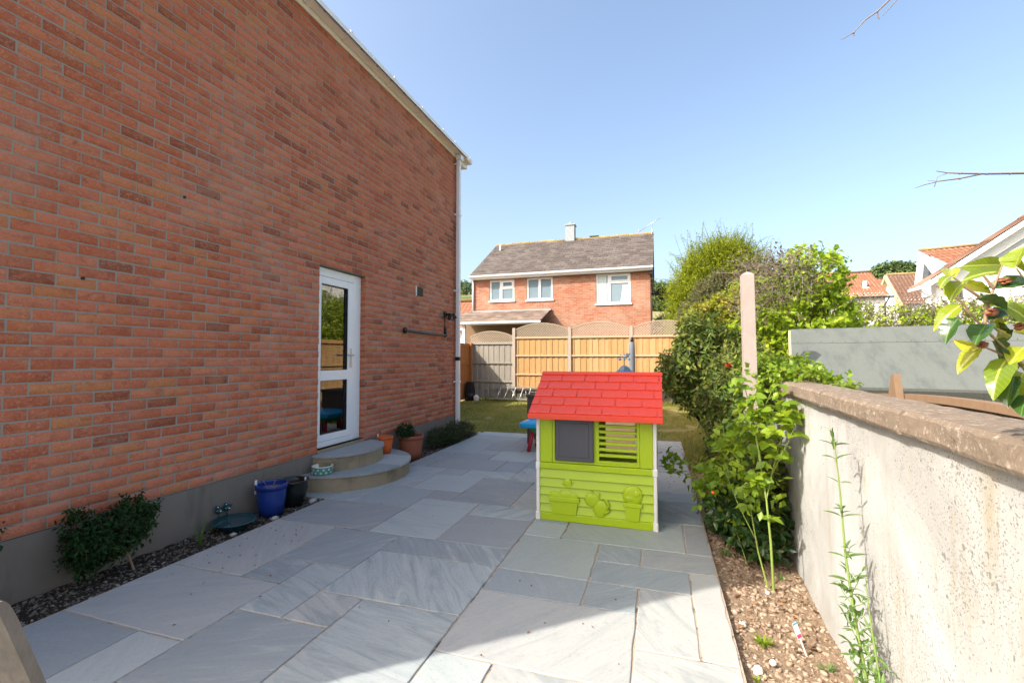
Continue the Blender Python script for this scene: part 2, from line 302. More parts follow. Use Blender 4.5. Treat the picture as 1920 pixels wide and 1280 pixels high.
def mk_hill():
    k = N('hill_fields'); p = k.pos()
    v = k.n('ShaderNodeTexVoronoi'); k.l(k.map(p, (.012, .02, 0), (0, 0, .5)), v.inputs['Vector']); v.inputs['Scale'].default_value = 1
    s3 = k.n('ShaderNodeSeparateColor'); k.l(v.outputs['Color'], s3.inputs[0])
    c = k.ramp(s3.outputs[0], [(0, (.40, .29, .18)), (.3, (.12, .19, .04)), (.5, (.45, .34, .22)), (.7, (.16, .22, .05)), (.88, (.30, .26, .12))], 'CONSTANT')
    v2 = k.vor(k.map(p, (.012, .02, 0), (0, 0, .5)), 1, 'DISTANCE_TO_EDGE'); c = k.mix(c, (.05, .08, .02), k.ramp(v2, [(.02, 1.), (.04, 0.)]))
    near = k.n('ShaderNodeSeparateXYZ'); k.l(p, near.inputs[0]); f = k.ramp(k.math(near.outputs[2], .15, 'MULTIPLY'), [(.2, 1.), (.9, 0.)])
    c = k.mix(c, (.15, .135, .09), f)
    MT['hill'] = k.fin(k.mix(c, k.mix(c, (.2, .2, .1), .5), k.noise(p, .4, 5)), .95, None, .1)
mk_hill()
def mk_pane():
    k = N('door_glass'); g = k.n('ShaderNodeBsdfGlossy'); g.inputs['Roughness'].default_value = .0; g.inputs[0].default_value = (1, 1, 1, 1)
    t = k.n('ShaderNodeBsdfTransparent'); t.inputs[0].default_value = (.8, .84, .84, 1)
    fr = k.n('ShaderNodeFresnel'); fr.inputs[0].default_value = 2.3
    b = k.bump(k.noise(k.pos(), 1.1, 1), .05, .01); k.l(b, g.inputs['Normal'])
    m = k.n('ShaderNodeMixShader'); k.l(fr.outputs[0], m.inputs[0]); k.l(t.outputs[0], m.inputs[1]); k.l(g.outputs[0], m.inputs[2]); k.l(m.outputs[0], k.out.inputs[0])
    MT['pane'] = k.m
mk_pane()

# ------------------------------------------------------------------ object helpers
def org(o):
    v = Vector((0, 0, 0))
    while o is not None: v = v + o.location; o = o.parent
    return v
def tag(o, label=None, cat=None, group=None, kind=None):
    if label: o['label'] = label
    if cat: o['category'] = cat
    if group: o['group'] = group
    if kind: o['kind'] = kind
    return o
def thing(name, label, cat, loc=(0, 0, 0), group=None):
    o = bpy.data.objects.new(name, None); COL.objects.link(o); o.location = loc; o.empty_display_size = .1
    return tag(o, label, cat, group)
def link(name, me, parent=None, loc=None, rnd=None, kind=None):
    o = bpy.data.objects.new(name, me); COL.objects.link(o)
    if parent is not None: o.parent = parent
    if loc is not None: o.location = Vector(loc) - (org(parent) if parent is not None else Vector())
    if rnd is not None: o['rnd'] = float(rnd)
    if kind: o['kind'] = kind
    return o
def npmesh(name, V, F, rnd=None, smooth=False, mat=None):
    V = np.asarray(V, np.float32); F = np.asarray(F, np.int32); m, k = F.shape
    me = bpy.data.meshes.new(name); me.vertices.add(len(V)); me.vertices.foreach_set('co', V.ravel())
    me.loops.add(m*k); me.loops.foreach_set('vertex_index', F.ravel()); me.polygons.add(m)
    me.polygons.foreach_set('loop_start', np.arange(0, m*k, k, dtype=np.int32)); me.polygons.foreach_set('loop_total', np.full(m, k, np.int32))
    if smooth: me.polygons.foreach_set('use_smooth', np.ones(m, bool))
    if rnd is not None:
        a = me.attributes.new('rnd', 'FLOAT', 'FACE'); a.data.foreach_set('value', np.asarray(rnd, np.float32))
    me.update(calc_edges=True)
    if mat: me.materials.append(MT[mat])
    return me
class MB:
    def __init__(s): s.v = []; s.f = []; s.r = []; s.sm = []
    def add(s, V, F, r=0., sm=False):
        b = len(s.v); s.v += [tuple(x) for x in V]; s.f += [tuple(i+b for i in f) for f in F]; s.r += [r]*len(F); s.sm += [sm]*len(F); return s
    def box(s, x0, x1, y0, y1, z0, z1, r=0., M=None, ch=0.):
        if ch > 0:
            c = ch; P = []
            for (z, i) in ((z0, 0), (z0+c, 1), (z1-c, 1), (z1, 0)):
                a = c if i == 0 else 0.
                P += [(x0+a+(c if i else 0), y0+a, z), (x1-a-(c if i else 0), y0+a, z), (x1-a, y0+a+(c if i else 0), z), (x1-a, y1-a-(c if i else 0), z), (x1-a-(c if i else 0), y1-a, z), (x0+a+(c if i else 0), y1-a, z), (x0+a, y1-a-(c if i else 0), z), (x0+a, y0+a+(c if i else 0), z)]
            F = [tuple(range(7, -1, -1)), tuple(range(24, 32))]
            for l in range(3):
                for i in range(8): F.append((l*8+i, l*8+(i+1) % 8, l*8+8+(i+1) % 8, l*8+8+i))
            V = P
        else:
            V = [(x0, y0, z0), (x1, y0, z0), (x1, y1, z0), (x0, y1, z0), (x0, y0, z1), (x1, y0, z1), (x1, y1, z1), (x0, y1, z1)]
            F = [(0, 3, 2, 1), (4, 5, 6, 7), (0, 1, 5, 4), (1, 2, 6, 5), (2, 3, 7, 6), (3, 0, 4, 7)]
        if M is not None: V = [M @ Vector(p) for p in V]
        return s.add(V, F, r)
    def tube(s, pts, rad, n=8, cap=True, sm=True, r=0.):
        pts = [Vector(p) for p in pts]; m = len(pts); rad = rad if hasattr(rad, '__len__') else [rad]*m
        V = []; F = []; up = Vector((.13, .21, .97)).normalized()
        for i, p in enumerate(pts):
            t = (pts[min(i+1, m-1)]-pts[max(i-1, 0)])
            t = t.normalized() if t.length > 1e-9 else Vector((0, 0, 1))
            if abs(t.dot(up)) > .95: up = Vector((1, .1, 0)).normalized()
            a = t.cross(up).normalized(); b = t.cross(a)
            for j in range(n):
                q = 2*math.pi*j/n; V.append(p+(a*math.cos(q)+b*math.sin(q))*rad[i])
        for i in range(m-1):
            for j in range(n): F.append((i*n+j, i*n+(j+1) % n, i*n+n+(j+1) % n, i*n+n+j))
        s.add(V, F, r, sm)
        if cap: s.add(V[:n], [tuple(range(n))], r); s.add(V[-n:], [tuple(range(n-1, -1, -1))], r)
        return s
    def lathe(s, c, prof, n=32, r=0., sm=True, a0=0, a1=2*math.pi):
        full = abs(a1-a0-2*math.pi) < 1e-6; k = n if full else n+1; V = []; F = []
        for (rr, z) in prof:
            for j in range(k): q = a0+(a1-a0)*j/n; V.append((c[0]+rr*math.cos(q), c[1]+rr*math.sin(q), c[2]+z))
        for i in range(len(prof)-1):
            for j in range(n): F.append((i*k+j, i*k+(j+1) % k, (i+1)*k+(j+1) % k, (i+1)*k+j))
        return s.add(V, F, r, sm)
    def prism(s, poly, ax, a, b, r=0.):       # poly: 2D points on the two other axes; ax: extrusion axis
        n = len(poly); V = []
        for t in (a, b):
            for (p, q) in poly: V.append({'x': (t, p, q), 'y': (p, t, q), 'z': (p, q, t)}[ax])
        F = [tuple(range(n)), tuple(range(2*n-1, n-1, -1))]+[(i, (i+1) % n, n+(i+1) % n, n+i) for i in range(n)]
        return s.add(V, F, r)
    def ell(s, c, rx, ry, rz, nu=14, nv=9, r=0., nz=0.):
        V = []; F = []
        for i in range(nv+1):
            ph = math.pi*i/nv
            for j in range(nu):
                th = 2*math.pi*j/nu; d = Vector((math.sin(ph)*math.cos(th), math.sin(ph)*math.sin(th), math.cos(ph)))
                k = 1+nz*mnoise.noise(d*1.7+Vector(c)*9); V.append((c[0]+rx*d.x*k, c[1]+ry*d.y*k, c[2]+rz*d.z*k))
        for i in range(nv):
            for j in range(nu): F.append((i*nu+j, i*nu+(j+1) % nu, (i+1)*nu+(j+1) % nu, (i+1)*nu+j))
        return s.add(V, F, r, True)
    def build(s, name, mat, parent=None, label=None, kind=None, rnd=None, fix=True):
        me = bpy.data.meshes.new(name); o3 = org(parent) if parent is not None else Vector()
        me.from_pydata([(a-o3.x, b-o3.y, c-o3.z) for a, b, c in s.v], [], s.f)
        me.polygons.foreach_set('use_smooth', s.sm)
        if rnd is None: me.attributes.new('rnd', 'FLOAT', 'FACE').data.foreach_set('value', np.array(s.r, np.float32))
        if fix:
            bm = bmesh.new(); bm.from_mesh(me); bmesh.ops.remove_doubles(bm, verts=bm.verts, dist=1e-5); bmesh.ops.recalc_face_normals(bm, faces=bm.faces); bm.to_mesh(me); bm.free()
        me.materials.append(MT[mat])
        o = link(name, me, parent, None, rnd, kind)
        if label: o['label'] = label
        return o
def bx(name, mat, parent, x0, x1, y0, y1, z0, z1, **k):
    ch = k.pop('ch', 0.); return MB().box(x0, x1, y0, y1, z0, z1, ch=ch).build(name, mat, parent, **k)

# ------------------------------------------------------------------ foliage helpers
def unit(a): return a/np.maximum(np.linalg.norm(a, axis=-1, keepdims=True), 1e-9)
def leaf_mesh(name, P, D, U, L, W, mat, fold=.25, rnd=None, rs=rng):
    n = len(P); D = unit(D); Sd = unit(np.cross(D, U)); Nn = np.cross(Sd, D)
    L = np.broadcast_to(np.asarray(L, float).reshape(-1, 1), (n, 1)); W = np.broadcast_to(np.asarray(W, float).reshape(-1, 1), (n, 1))
    v0 = P; mid = P+D*L*.5-Nn*W*fold*.6; l1 = P+D*L*.45-Sd*W*.5+Nn*W*fold*.3; r1 = P+D*L*.45+Sd*W*.5+Nn*W*fold*.3; tip = P+D*L-Nn*L*.12
    V = np.stack([v0, mid, l1, r1, tip], 1).reshape(-1, 3)
    b = (np.arange(n)*5)[:, None, None]; F = (np.array([[0, 1, 2], [0, 3, 1], [2, 1, 4], [1, 3, 4]])[None]+b).reshape(-1, 3)
    if rnd is None: rnd = rs.rand(n)
    return npmesh(name, V, F, np.repeat(rnd, 4), True, mat)
def crown(clumps, ntw, per, tl, L, W, rs, up=.35, shell=.55, jit=.5, flat=.0):
    cl = np.array([c[:6] for c in clumps], float); wt = cl[:, 3]*cl[:, 4]*cl[:, 5]; wt = wt**.75; wt /= wt.sum()
    i = rs.choice(len(cl), ntw, p=wt); u = unit(rs.normal(size=(ntw, 3)))
    rad = shell+(1-shell)*rs.rand(ntw)**.7
    p0 = cl[i, :3]+u*cl[i, 3:6]*rad[:, None]
    d = unit(u*.8+np.array([0, 0, up])+rs.normal(size=(ntw, 3))*jit)
    tln = tl*(.5+rs.rand(ntw))
    P = []; D = []; U = []
    for k in range(per):
        t = (k+.6)/per; side = unit(np.cross(d, rs.normal(size=(ntw, 3))))
        P.append(p0+d*(tln*t)[:, None]); D.append(unit(d*.45+side+rs.normal(size=(ntw, 3))*.25-np.array([0, 0, .15]))); U.append(unit(u*.5+np.array([0, 0, .8+flat])+rs.normal(size=(ntw, 3))*.55))
    P = np.concatenate(P); D = np.concatenate(D); U = np.concatenate(U)
    sc = .6+.7*rs.rand(len(P))
    return P, D, U, L*sc, W*sc, (p0-d*tl*.3, p0+d*tln[:, None])
def twig_mesh(name, A, B, r, mat):
    n = len(A); t = unit(B-A); a = unit(np.cross(t, np.array([.31, .17, .93]))); b = np.cross(t, a); V = []
    for k, rr in ((0, r), (1, r*.4)):
        base = A if k == 0 else B
        for j in range(3): q = 2.094*j; V.append(base+(a*math.cos(q)+b*math.sin(q))*rr)
    V = np.stack(V, 1).reshape(-1, 3); o = (np.arange(n)*6)[:, None, None]
    F = (np.array([[0, 1, 4, 3], [1, 2, 5, 4], [2, 0, 3, 5]])[None]+o).reshape(-1, 4)
    return npmesh(name, V, F, np.zeros(len(F)), True, mat)
def limb(mb, a, b, r0, r1, rs, bend=.15, n=6, k=6):
    a = Vector(a); b = Vector(b); L = (b-a).length; off = Vector(rs.normal(size=3))*L*bend; pts = []
    for i in range(n):
        t = i/(n-1); pts.append(a.lerp(b, t)+off*math.sin(math.pi*t)*.5+Vector(rs.normal(size=3))*L*.012*(0 < i < n-1))
    mb.tube(pts, [r0+(r1-r0)*i/(n-1) for i in range(n)], k)
    return pts
def plant(name, label, cat, base, clumps, ntw, per, tl, L, W, mat, seed, trunk_r=.03, bark='bark', group=None, tw_r=.002, extra=None, stems=None, up=.35, shell=.55, jit=.5, tw_mat='brown_stem', fork=.35):
    rs = np.random.RandomState(seed); root = thing(name, label, cat, base, group); O = np.array(base)
    mb = MB(); top = np.mean([c[:3] for c in clumps], 0); fk = Vector(base).lerp(Vector(top), fork)
    if stems is None:
        mb.tube([base, Vector(base).lerp(fk, .5)+Vector(rs.normal(size=3))*trunk_r*.5, fk], [trunk_r, trunk_r*.85, trunk_r*.7], 8)
        st = [fk]
    else: st = [Vector(base)+Vector((x, y, 0)) for x, y in stems]
    for c in clumps:
        s0 = st[rs.randint(len(st))]; pts = limb(mb, s0, c[:3], trunk_r*(.55 if stems is None else .8), trunk_r*.18, rs)
        for q in range(3):
            u = unit(rs.normal(size=3)); e = np.array(c[:3])+u*np.array(c[3:6])*.75; limb(mb, pts[rs.randint(2, 5)], e, trunk_r*.25, trunk_r*.08, rs, .12, 4, 4)
    mb.build('trunk', bark, root, fix=False)
    P, D, U, Ls, Ws, (A, B) = crown(clumps, ntw, per, tl, L, W, rs, up, shell, jit)
    link('foliage', leaf_mesh('foliage', P-O, D, U, Ls, Ws, mat, rs=rs), root, kind='stuff')
    if tw_r: link('twigs', twig_mesh('twigs', A-O, B-O, tw_r, tw_mat), root, kind='stuff')
    return root
# ------------------------------------------------------------------ ground, lawn, beds
def ground_z(x, y):
    r = math.hypot(x, y)
    d = abs(-x*math.sin(R(17.6))+y*math.cos(R(17.6)))
    if d < 22: return -.14
    z = .13*(min(d, 270)-22) - .14
    if d > 60: z += .00018*(min(d, 270)-60)**2
    if d > 270: z += (d-270)*.01
    k = min(1, (d-22)/30.); return z + k*(2.2*mnoise.noise(Vector((x*.02, y*.02, 3)))+.6*mnoise.noise(Vector((x*.07, y*.07, 1))))*min(1, r/120)
def make_ground():
    rr = [0, 4, 8, 12, 16, 20, 23, 26, 30, 35, 40, 46, 53, 60, 70, 80, 92, 105, 120, 137, 155, 175, 200, 225, 250, 280, 340, 500, 900, 1500]
    n = 128; V = [(0, 0, ground_z(0, 0))]; F = []
    for r in rr[1:]:
        for j in range(n): a = 2*math.pi*j/n; V.append((r*math.cos(a), r*math.sin(a), ground_z(r*math.cos(a), r*math.sin(a))))
    for j in range(n): F.append((0, 1+j, 1+(j+1) % n))
    for i in range(len(rr)-2):
        for j in range(n): F.append((1+i*n+j, 1+i*n+(j+1) % n, 1+(i+1)*n+(j+1) % n, 1+(i+1)*n+j))
    mb = MB(); mb.add([(x, y, z) for x, y, z in V], F, sm=True); o = mb.build('ground', 'hill', kind='structure', fix=False); return o
make_ground()
def sheet(name, x0, x1, y0, y1, nx, ny, hf, mat, kind='structure'):
    xs = np.linspace(x0, x1, nx+1); ys = np.linspace(y0, y1, ny+1)
    V = [(x, y, hf(x, y)) for y in ys for x in xs]; F = [(j*(nx+1)+i, j*(nx+1)+i+1, (j+1)*(nx+1)+i+1, (j+1)*(nx+1)+i) for j in range(ny) for i in range(nx)]
    return MB().add(V, F, sm=True).build(name, mat, kind=kind, fix=False)
def lawn_z(x, y): return -.045+.018*mnoise.noise(Vector((x*1.3, y*1.3, 0)))+.006*mnoise.noise(Vector((x*6, y*6, 2)))
sheet('lawn', -8.2, 1.12, 8.34, 15.6, 90, 70, lawn_z, 'lawn_soil')
def ws(rs, x0, x1, y0, y1, n): return rs.uniform(x0, x1, n), rs.uniform(y0, y1, n)
def grass(name, label, x0, x1, y0, y1, n, zf, hmin, hmax, mask=None, seed=5):
    rs = np.random.RandomState(seed); x, y = ws(rs, x0, x1, y0, y1, n)
    if mask is not None:
        k = mask(x, y); x = x[k]; y = y[k]
    n = len(x); z = np.array([zf(a, b) for a, b in zip(x, y)])
    a = rs.rand(n)*6.283; h = rs.uniform(hmin, hmax, n); wd = rs.uniform(.0022, .005, n); ln = rs.normal(size=(n, 2))*h[:, None]*.5
    P = np.stack([x, y, z], 1); sx = np.stack([np.cos(a)*wd, np.sin(a)*wd, 0*a], 1); top = P+np.concatenate([ln, h[:, None]], 1); mid = P*.5+top*.5+np.array([0, 0, 1])*h[:, None]*.12
    V = np.stack([P-sx, P+sx, mid+sx*.8, mid-sx*.8, top], 1).reshape(-1, 3); o = (np.arange(n)*5)[:, None, None]
    F = (np.array([[0, 1, 2], [0, 2, 3], [3, 2, 4]])[None]+o).reshape(-1, 3)
    ob = link(name, npmesh(name, V, F, np.repeat(rs.rand(n), 3), False, 'grass_blades'), kind='stuff'); return tag(ob, label, 'grass')
def lawnmask(x, y):
    k = np.array([mnoise.noise(Vector((a*1.1, b*1.1, 7)))+.6*mnoise.noise(Vector((a*4, b*4, 1))) for a, b in zip(x, y)])
    return k > -.35-(.25*(y < 9.6))
grass('lawn_grass', 'short patchy green and straw coloured lawn grass between the patio and the wooden fences', -6.3, 1.1, 8.33, 14.95, 120000, lawn_z, .012, .04, lawnmask)
grass('rough_grass', 'taller grass tufts growing along the patio corner under the dark leaved shrub', .36, 1.05, 6.2, 9.2, 3500, lambda x, y: -.04, .05, .16, seed=8)
grass('fence_grass', 'bright tufts of longer grass along the foot of the wooden fence behind the ladder', -6.2, 1.0, 14.6, 14.95, 5000, lambda x, y: -.05, .06, .2, seed=9)

def bed_z(x, y): return -.05+.014*mnoise.noise(Vector((x*7, y*7, 0)))+.012*abs(mnoise.noise(Vector((x*19, y*19, 4))))+.010*mnoise.noise(Vector((x*43, y*43, 9)))+.006*mnoise.noise(Vector((x*90, y*90, 2)))
sheet('right_bed_soil', .31, 1.15, -1.2, 9.0, 84, 1000, bed_z, 'dry_soil')
def lbed_z(x, y): return -.035+.014*mnoise.noise(Vector((x*8, y*8, 0)))+.01*mnoise.noise(Vector((x*21, y*21, 4)))
sheet('left_bed_soil', -3.62, -3.15, .2, 8.4, 30, 330, lbed_z, 'dark_soil')
def clods(name, label, mat, n, pf, smin, smax, seed, flat=.6, cat='soil', rmin=0, rmax=1):
    rs = np.random.RandomState(seed)
    ico = bmesh.new(); bmesh.ops.create_icosphere(ico, subdivisions=1, radius=1); bv = np.array([v.co[:] for v in ico.verts]); bf = np.array([[v.index for v in f.verts] for f in ico.faces]); ico.free()
    P = np.array([pf(rs) for _ in range(n)]); s = smin+(smax-smin)*rs.rand(n)**4
    A = rs.normal(size=(n, 3, 3)); Q = np.linalg.qr(A)[0]
    V = bv[None]*(1+.34*rs.normal(size=(n, len(bv), 1)))*(s[:, None, None]*np.stack([1+.4*rs.rand(n), .7+.4*rs.rand(n), flat+.3*rs.rand(n)], 1)[:, None, :])
    V = np.einsum('nvi,nij->nvj', V, Q)*np.array([1, 1, .75]); V = V+P[:, None, :]
    F = (bf[None]+(np.arange(n)*len(bv))[:, None, None]).reshape(-1, 3)
    o = link(name, npmesh(name, V.reshape(-1, 3), F, np.repeat(rmin+(rmax-rmin)*rs.rand(n), len(bf)), False, mat), kind='stuff'); return tag(o, label, cat)
def pr_(rs):
    y = 1.0+rs.rand()**1.3*6.5; x = rs.uniform(.36, .92+.05*(y-3.9)); return (x, y, bed_z(x, y))
clods('soil_clods', 'dry crumbly clods and small stones covering the flower bed along the block wall', 'dry_clods', 13000, pr_, .0015, .019, 3, .45)
def pl_(rs):
    y = .5+rs.rand()*7.7; x = rs.uniform(-3.58, -3.20)
    return (x, y, lbed_z(x, y) if not (3.95 < y < 5.5) else -.3)
clods('bark_chips', 'dark gravel and bark chips in the narrow bed below the brick wall', 'dark_clods', 11000, pl_, .003, .014, 4)
def litter(name, label, mat, n, pf, L, seed, cat):
    rs = np.random.RandomState(seed); P = np.array([pf(rs) for _ in range(n)]); P[:, 2] += .008
    D = unit(rs.normal(size=(n, 3))*np.array([1, 1, .35])); U = unit(np.array([0, 0, 1])+rs.normal(size=(n, 3))*.5)
    o = link(name, leaf_mesh(name, P, D, U, L*(.5+rs.rand(n)), L*.55*(.5+rs.rand(n)), mat, .6, rs=rs), kind='stuff'); return tag(o, label, cat)
mk_leaf('litter_leaf', [(.1, (.12, .06, .035)), (.5, (.22, .125, .07)), (.9, (.36, .26, .17))], .1, .7, (.4, .2, .1), .2)
litter('leaf_litter', 'curled brown fallen leaves scattered on the bed by the block wall', 'litter_leaf', 420, lambda rs: (lambda y: (rs.uniform(.37, .85), y, bed_z(.6, y)))(2.6+rs.rand()*4.0), .035, 6, 'leaves')

# ------------------------------------------------------------------ patio with its slabs
XS = [-3.18+.305*i for i in range(12)]+[.345]
def gx(i): return XS[int(i)]
def gy(j): return 2.05+.3068*j if j < 20 else 8.30
LST = [(4, 5, 0, 1), (4, 7, 1, 3), (4, 7, 3, 4), (7, 9, 3, 5), (7, 8, 5, 6), (8, 11, 5, 7), (9, 10, 4, 5), (10, 12, 4, 5), (9, 11, 3, 4), (11, 12, 1, 4), (7, 9, 2, 3), (9, 10, 2, 3), (10, 11, 1, 3),
       (7, 10, 0, 2), (10, 12, -1, 1), (7, 8, -2, 0), (8, 10, -2, 0), (5, 7, -2, 1), (3, 5, -2, 0), (3, 4, 0, 2), (2, 3, 1, 2), (2, 4, 2, 4), (0, 2, 1, 4), (0, 3, -1, 1), (0, 2, -4, -1), (2, 3, -4, -1),
       (0, 3, 4, 6), (3, 5, 4, 7), (5, 7, 6, 7), (5, 7, 4, 6), (4, 6, 7, 10), (3, 4, 7, 8), (6, 8, 7, 9), (6, 7, 9, 10), (2, 4, 8, 10), (0, 2, 8, 9), (0, 2, 9, 11), (1, 3, 6, 8), (0, 1, 6, 8), (2, 3, 10, 11), (3, 5, 10, 11),
       (0, 1, 11, 12), (0, 1, 12, 14), (1, 4, 11, 13), (4, 5, 11, 13), (1, 3, 13, 14), (3, 5, 13, 15), (2, 4, 15, 17), (0, 2, 14, 17), (2, 3, 14, 15), (0, 3, 17, 19), (3, 5, 17, 19), (0, 2, 19, 20), (2, 5, 19, 20),
       (5, 7, 10, 12), (5, 6, 12, 15), (10, 12, 7, 9), (10, 12, 9, 10), (11, 12, 5, 7), (10, 12, 10, 13), (9, 12, 19, 20), (4, 5, 15, 17), (9, 11, -4, -2), (11, 12, -4, -1)]
def slab_layout():
    J0, J1 = -10, 20; occ = {}; out = []
    for q in LST:
        a, b, c, d = q; ok = all((i, j) not in occ for i in range(a, b) for j in range(c, d))
        if not ok: continue
        out.append(q)
        for i in range(a, b):
            for j in range(c, d): occ[(i, j)] = 1
    rs = random.Random(5)
    for j in range(J0, J1):
        for i in range(12):
            if (i, j) in occ: continue
            szs = [(3, 2), (2, 3), (2, 2), (2, 1), (1, 2), (1, 1)]; rs.shuffle(szs); szs.sort(key=lambda s: -s[0]*s[1] if rs.random() < .75 else 0)
            for w_, h_ in szs+[(1, 1)]:
                if i+w_ <= 12 and j+h_ <= J1 and all((a, b) not in occ for a in range(i, i+w_) for b in range(j, j+h_)):
                    out.append((i, i+w_, j, j+h_))
                    for a in range(i, i+w_):
                        for b in range(j, j+h_): occ[(a, b)] = 1
                    break
    return out
patio = thing('patio', None, None, (-1.4, 3, 0)); patio['kind'] = 'structure'
MB().box(-3.19, .35, -1.1, 8.31, -.15, -.006).box(-3.6, -3.19, 3.89, 5.42, -.15, -.006).build('mortar_bed', 'joint', patio)
def slab(x0, x1, y0, y1, seed, rv, z=0.):
    rs = random.Random(seed); g = .005; x0 += g; x1 -= g; y0 += g; y1 -= g
    P = []
    def edge(a, b):
        n = max(2, int((Vector(b)-Vector(a)).length/.075)); nrm = Vector((-(b[1]-a[1]), b[0]-a[0])).normalized()
        for i in range(n):
            t = i/n; k = rs.uniform(-.0045, .0035) if i else .0015; P.append((a[0]+(b[0]-a[0])*t+nrm.x*k, a[1]+(b[1]-a[1])*t+nrm.y*k))
    c = [(x0, y0), (x1, y0), (x1, y1), (x0, y1)]
    for i in range(4): edge(c[i], c[(i+1) % 4])
    cx, cy = (x0+x1)/2, (y0+y1)/2; tz = rs.uniform(-.0015, .0015); ax, ay = rs.uniform(-.003, .003), rs.uniform(-.003, .003); n = len(P); V = []
    for (dz, ins) in ((-.03, 0), (-.005, 0), (-.001, .003), (0, .007)):
        for (px, py) in P:
            dx, dy = cx-px, cy-py; q = math.hypot(dx, dy); V.append((px+dx/q*ins-cx, py+dy/q*ins-cy, dz+tz+ax*(px-cx)+ay*(py-cy)))
    F = [(l*n+i, l*n+(i+1) % n, l*n+n+(i+1) % n, l*n+n+i) for l in range(3) for i in range(n)]+[tuple(range(3*n, 4*n))]
    me = bpy.data.meshes.new('paving_slab'); me.from_pydata(V, [], F); me.materials.append(MT['slab']); return me, (cx, cy, z)
TONE = {(4, 7, 1, 3): .15, (7, 10, 0, 2): .70, (5, 7, -2, 1): .16, (3, 5, 4, 7): .42, (5, 7, 4, 6): .32, (0, 3, 4, 6): .30, (2, 4, 2, 4): .05, (0, 2, 1, 4): .66, (0, 3, -1, 1): .90, (4, 7, 3, 4): .02, (8, 11, 5, 7): .54, (7, 9, 3, 5): .57, (4, 6, 7, 10): .29,
        (3, 4, 7, 8): .35, (2, 4, 8, 10): .45, (0, 2, -4, -1): .10, (2, 3, -4, -1): .47, (3, 5, -2, 0): .06, (2, 3, 1, 2): .03, (1, 4, 11, 13): .31, (2, 4, 15, 17): .33, (3, 5, 10, 11): .48, (5, 7, 6, 7): .50, (1, 3, 6, 8): .80, (7, 9, 2, 3): .08, (9, 11, 3, 4): .12, (10, 12, 4, 5): .36, (0, 2, 9, 11): .18, (3, 5, 13, 15): .44, (9, 10, 2, 3): .04, (8, 10, -2, 0): .72, (10, 11, 1, 3): .73, (10, 12, -1, 1): .74, (11, 12, 1, 4): .68, (4, 5, 0, 1): .74, (7, 8, -2, 0): .46}
for n, q in enumerate(slab_layout()):
    me, c = slab(gx(q[0]), gx(q[1]), gy(q[2]), gy(q[3]), n, 0)
    link('paving_slab', me, patio, c, TONE.get(q, rng.rand()))
for n, (a, b, c_, d) in enumerate([(-3.6, -3.185, 3.89, 4.5), (-3.6, -3.185, 4.5, 5.42)]):
    me, c = slab(a, b, c_, d, 500+n, 0); link('paving_slab', me, patio, c, .8)

# ------------------------------------------------------------------ the brick house
HX = -3.6; Y0 = -.147; Y1 = 7.953; ZB = .35; NC = 64; ZT = ZB+.075*NC; OY0, OY1, OZ0, OZ1 = 4.245, 5.09, .38, 2.45
house = thing('brick_house', 'red brick house wall with a white glazed door rising along the whole left side', 'house', (-3.6, 3.9, 0))
mb = MB(); X2 = -3.6028
mb.box(-3.9, X2, Y0+.006, OY0-.006, ZB, ZT).box(-3.9, X2, OY1+.006, Y1-.006, ZB, ZT).box(-3.9, X2, OY0-.006, OY1+.006, OZ1+.002, ZT).box(-3.9, X2, OY0-.006, OY1+.006, ZB, OZ0)
mb.build('mortar_wall', 'mortar', house, fix=False)
MB().box(-13.6, -3.595, Y0-.006, Y1+.006, -.2, ZB-.004).build('plinth', 'plinth', house, fix=False)
bx('damp_course', 'dark_trim', house, -3.9, -3.603, Y0, Y1, ZB-.004, ZB+.004)
def brickV(l):
    a = l/2; h = .0325; c = .0035; xf, xb = .001, -.1
    V = np.array([(xb, -a, -h), (xb, a, -h), (xb, a, h), (xb, -a, h), (xf-c, -a, -h), (xf-c, a, -h), (xf-c, a, h), (xf-c, -a, h), (xf, -a+c, -h+c), (xf, a-c, -h+c), (xf, a-c, h-c), (xf, -a+c, h-c)])
    F = np.array([(8, 9, 10, 11), (4, 5, 9, 8), (5, 6, 10, 9), (6, 7, 11, 10), (7, 4, 8, 11), (0, 1, 5, 4), (1, 2, 6, 5), (2, 3, 7, 6), (3, 0, 4, 7)])
    return V, F
BR = []
for k in range(NC):
    zc = ZB+.075*k+.0375; off = 1.658+(.1125 if k % 2 else 0)
    segs = [(Y0, Y1)]
    if OZ0-.03 < zc < OZ1: segs = [(Y0, OY0), (OY1, Y1)]
    for a, b in segs:
        n0 = int(math.floor((a-off)/.225)); y = off+n0*.225
        while y < b-.001:
            s, e = max(y+.005, a), min(y+.22, b)
            if e-s > .035: BR.append(((s+e)/2, zc, e-s))
            y += .225
BR.sort(key=lambda b: math.hypot(3.6, b[0]-0, b[1]-1.4)+(100 if b[0] < 1.62 else 0)+(100 if b[1] > 1.4+.80*math.hypot(3.6, b[0]) else 0))
cache = {}
SV = []; SF = []; SR = []; nb = 0
for n, (y, z, l) in enumerate(BR):
    rv = rng.rand()
    loc = (HX+rng.uniform(-.0018, .0022), y+rng.uniform(-.001, .001), z+rng.uniform(-.001, .001))
    if n < 295:
        key = round(l, 3)
        if key not in cache: V, F = brickV(l); cache[key] = npmesh('brick', V, F, None, False, 'brick')
        link('brick', cache[key], house, loc, rv)
    else:
        V, F = brickV(l); SV.append(V+np.array(loc)-np.array(house.location)); SF.append(F+nb); nb += len(V); SR += [rv]*len(F)
link('bricks', npmesh('bricks', np.concatenate(SV), np.concatenate(SF), SR, False, 'brick'), house, kind='stuff')
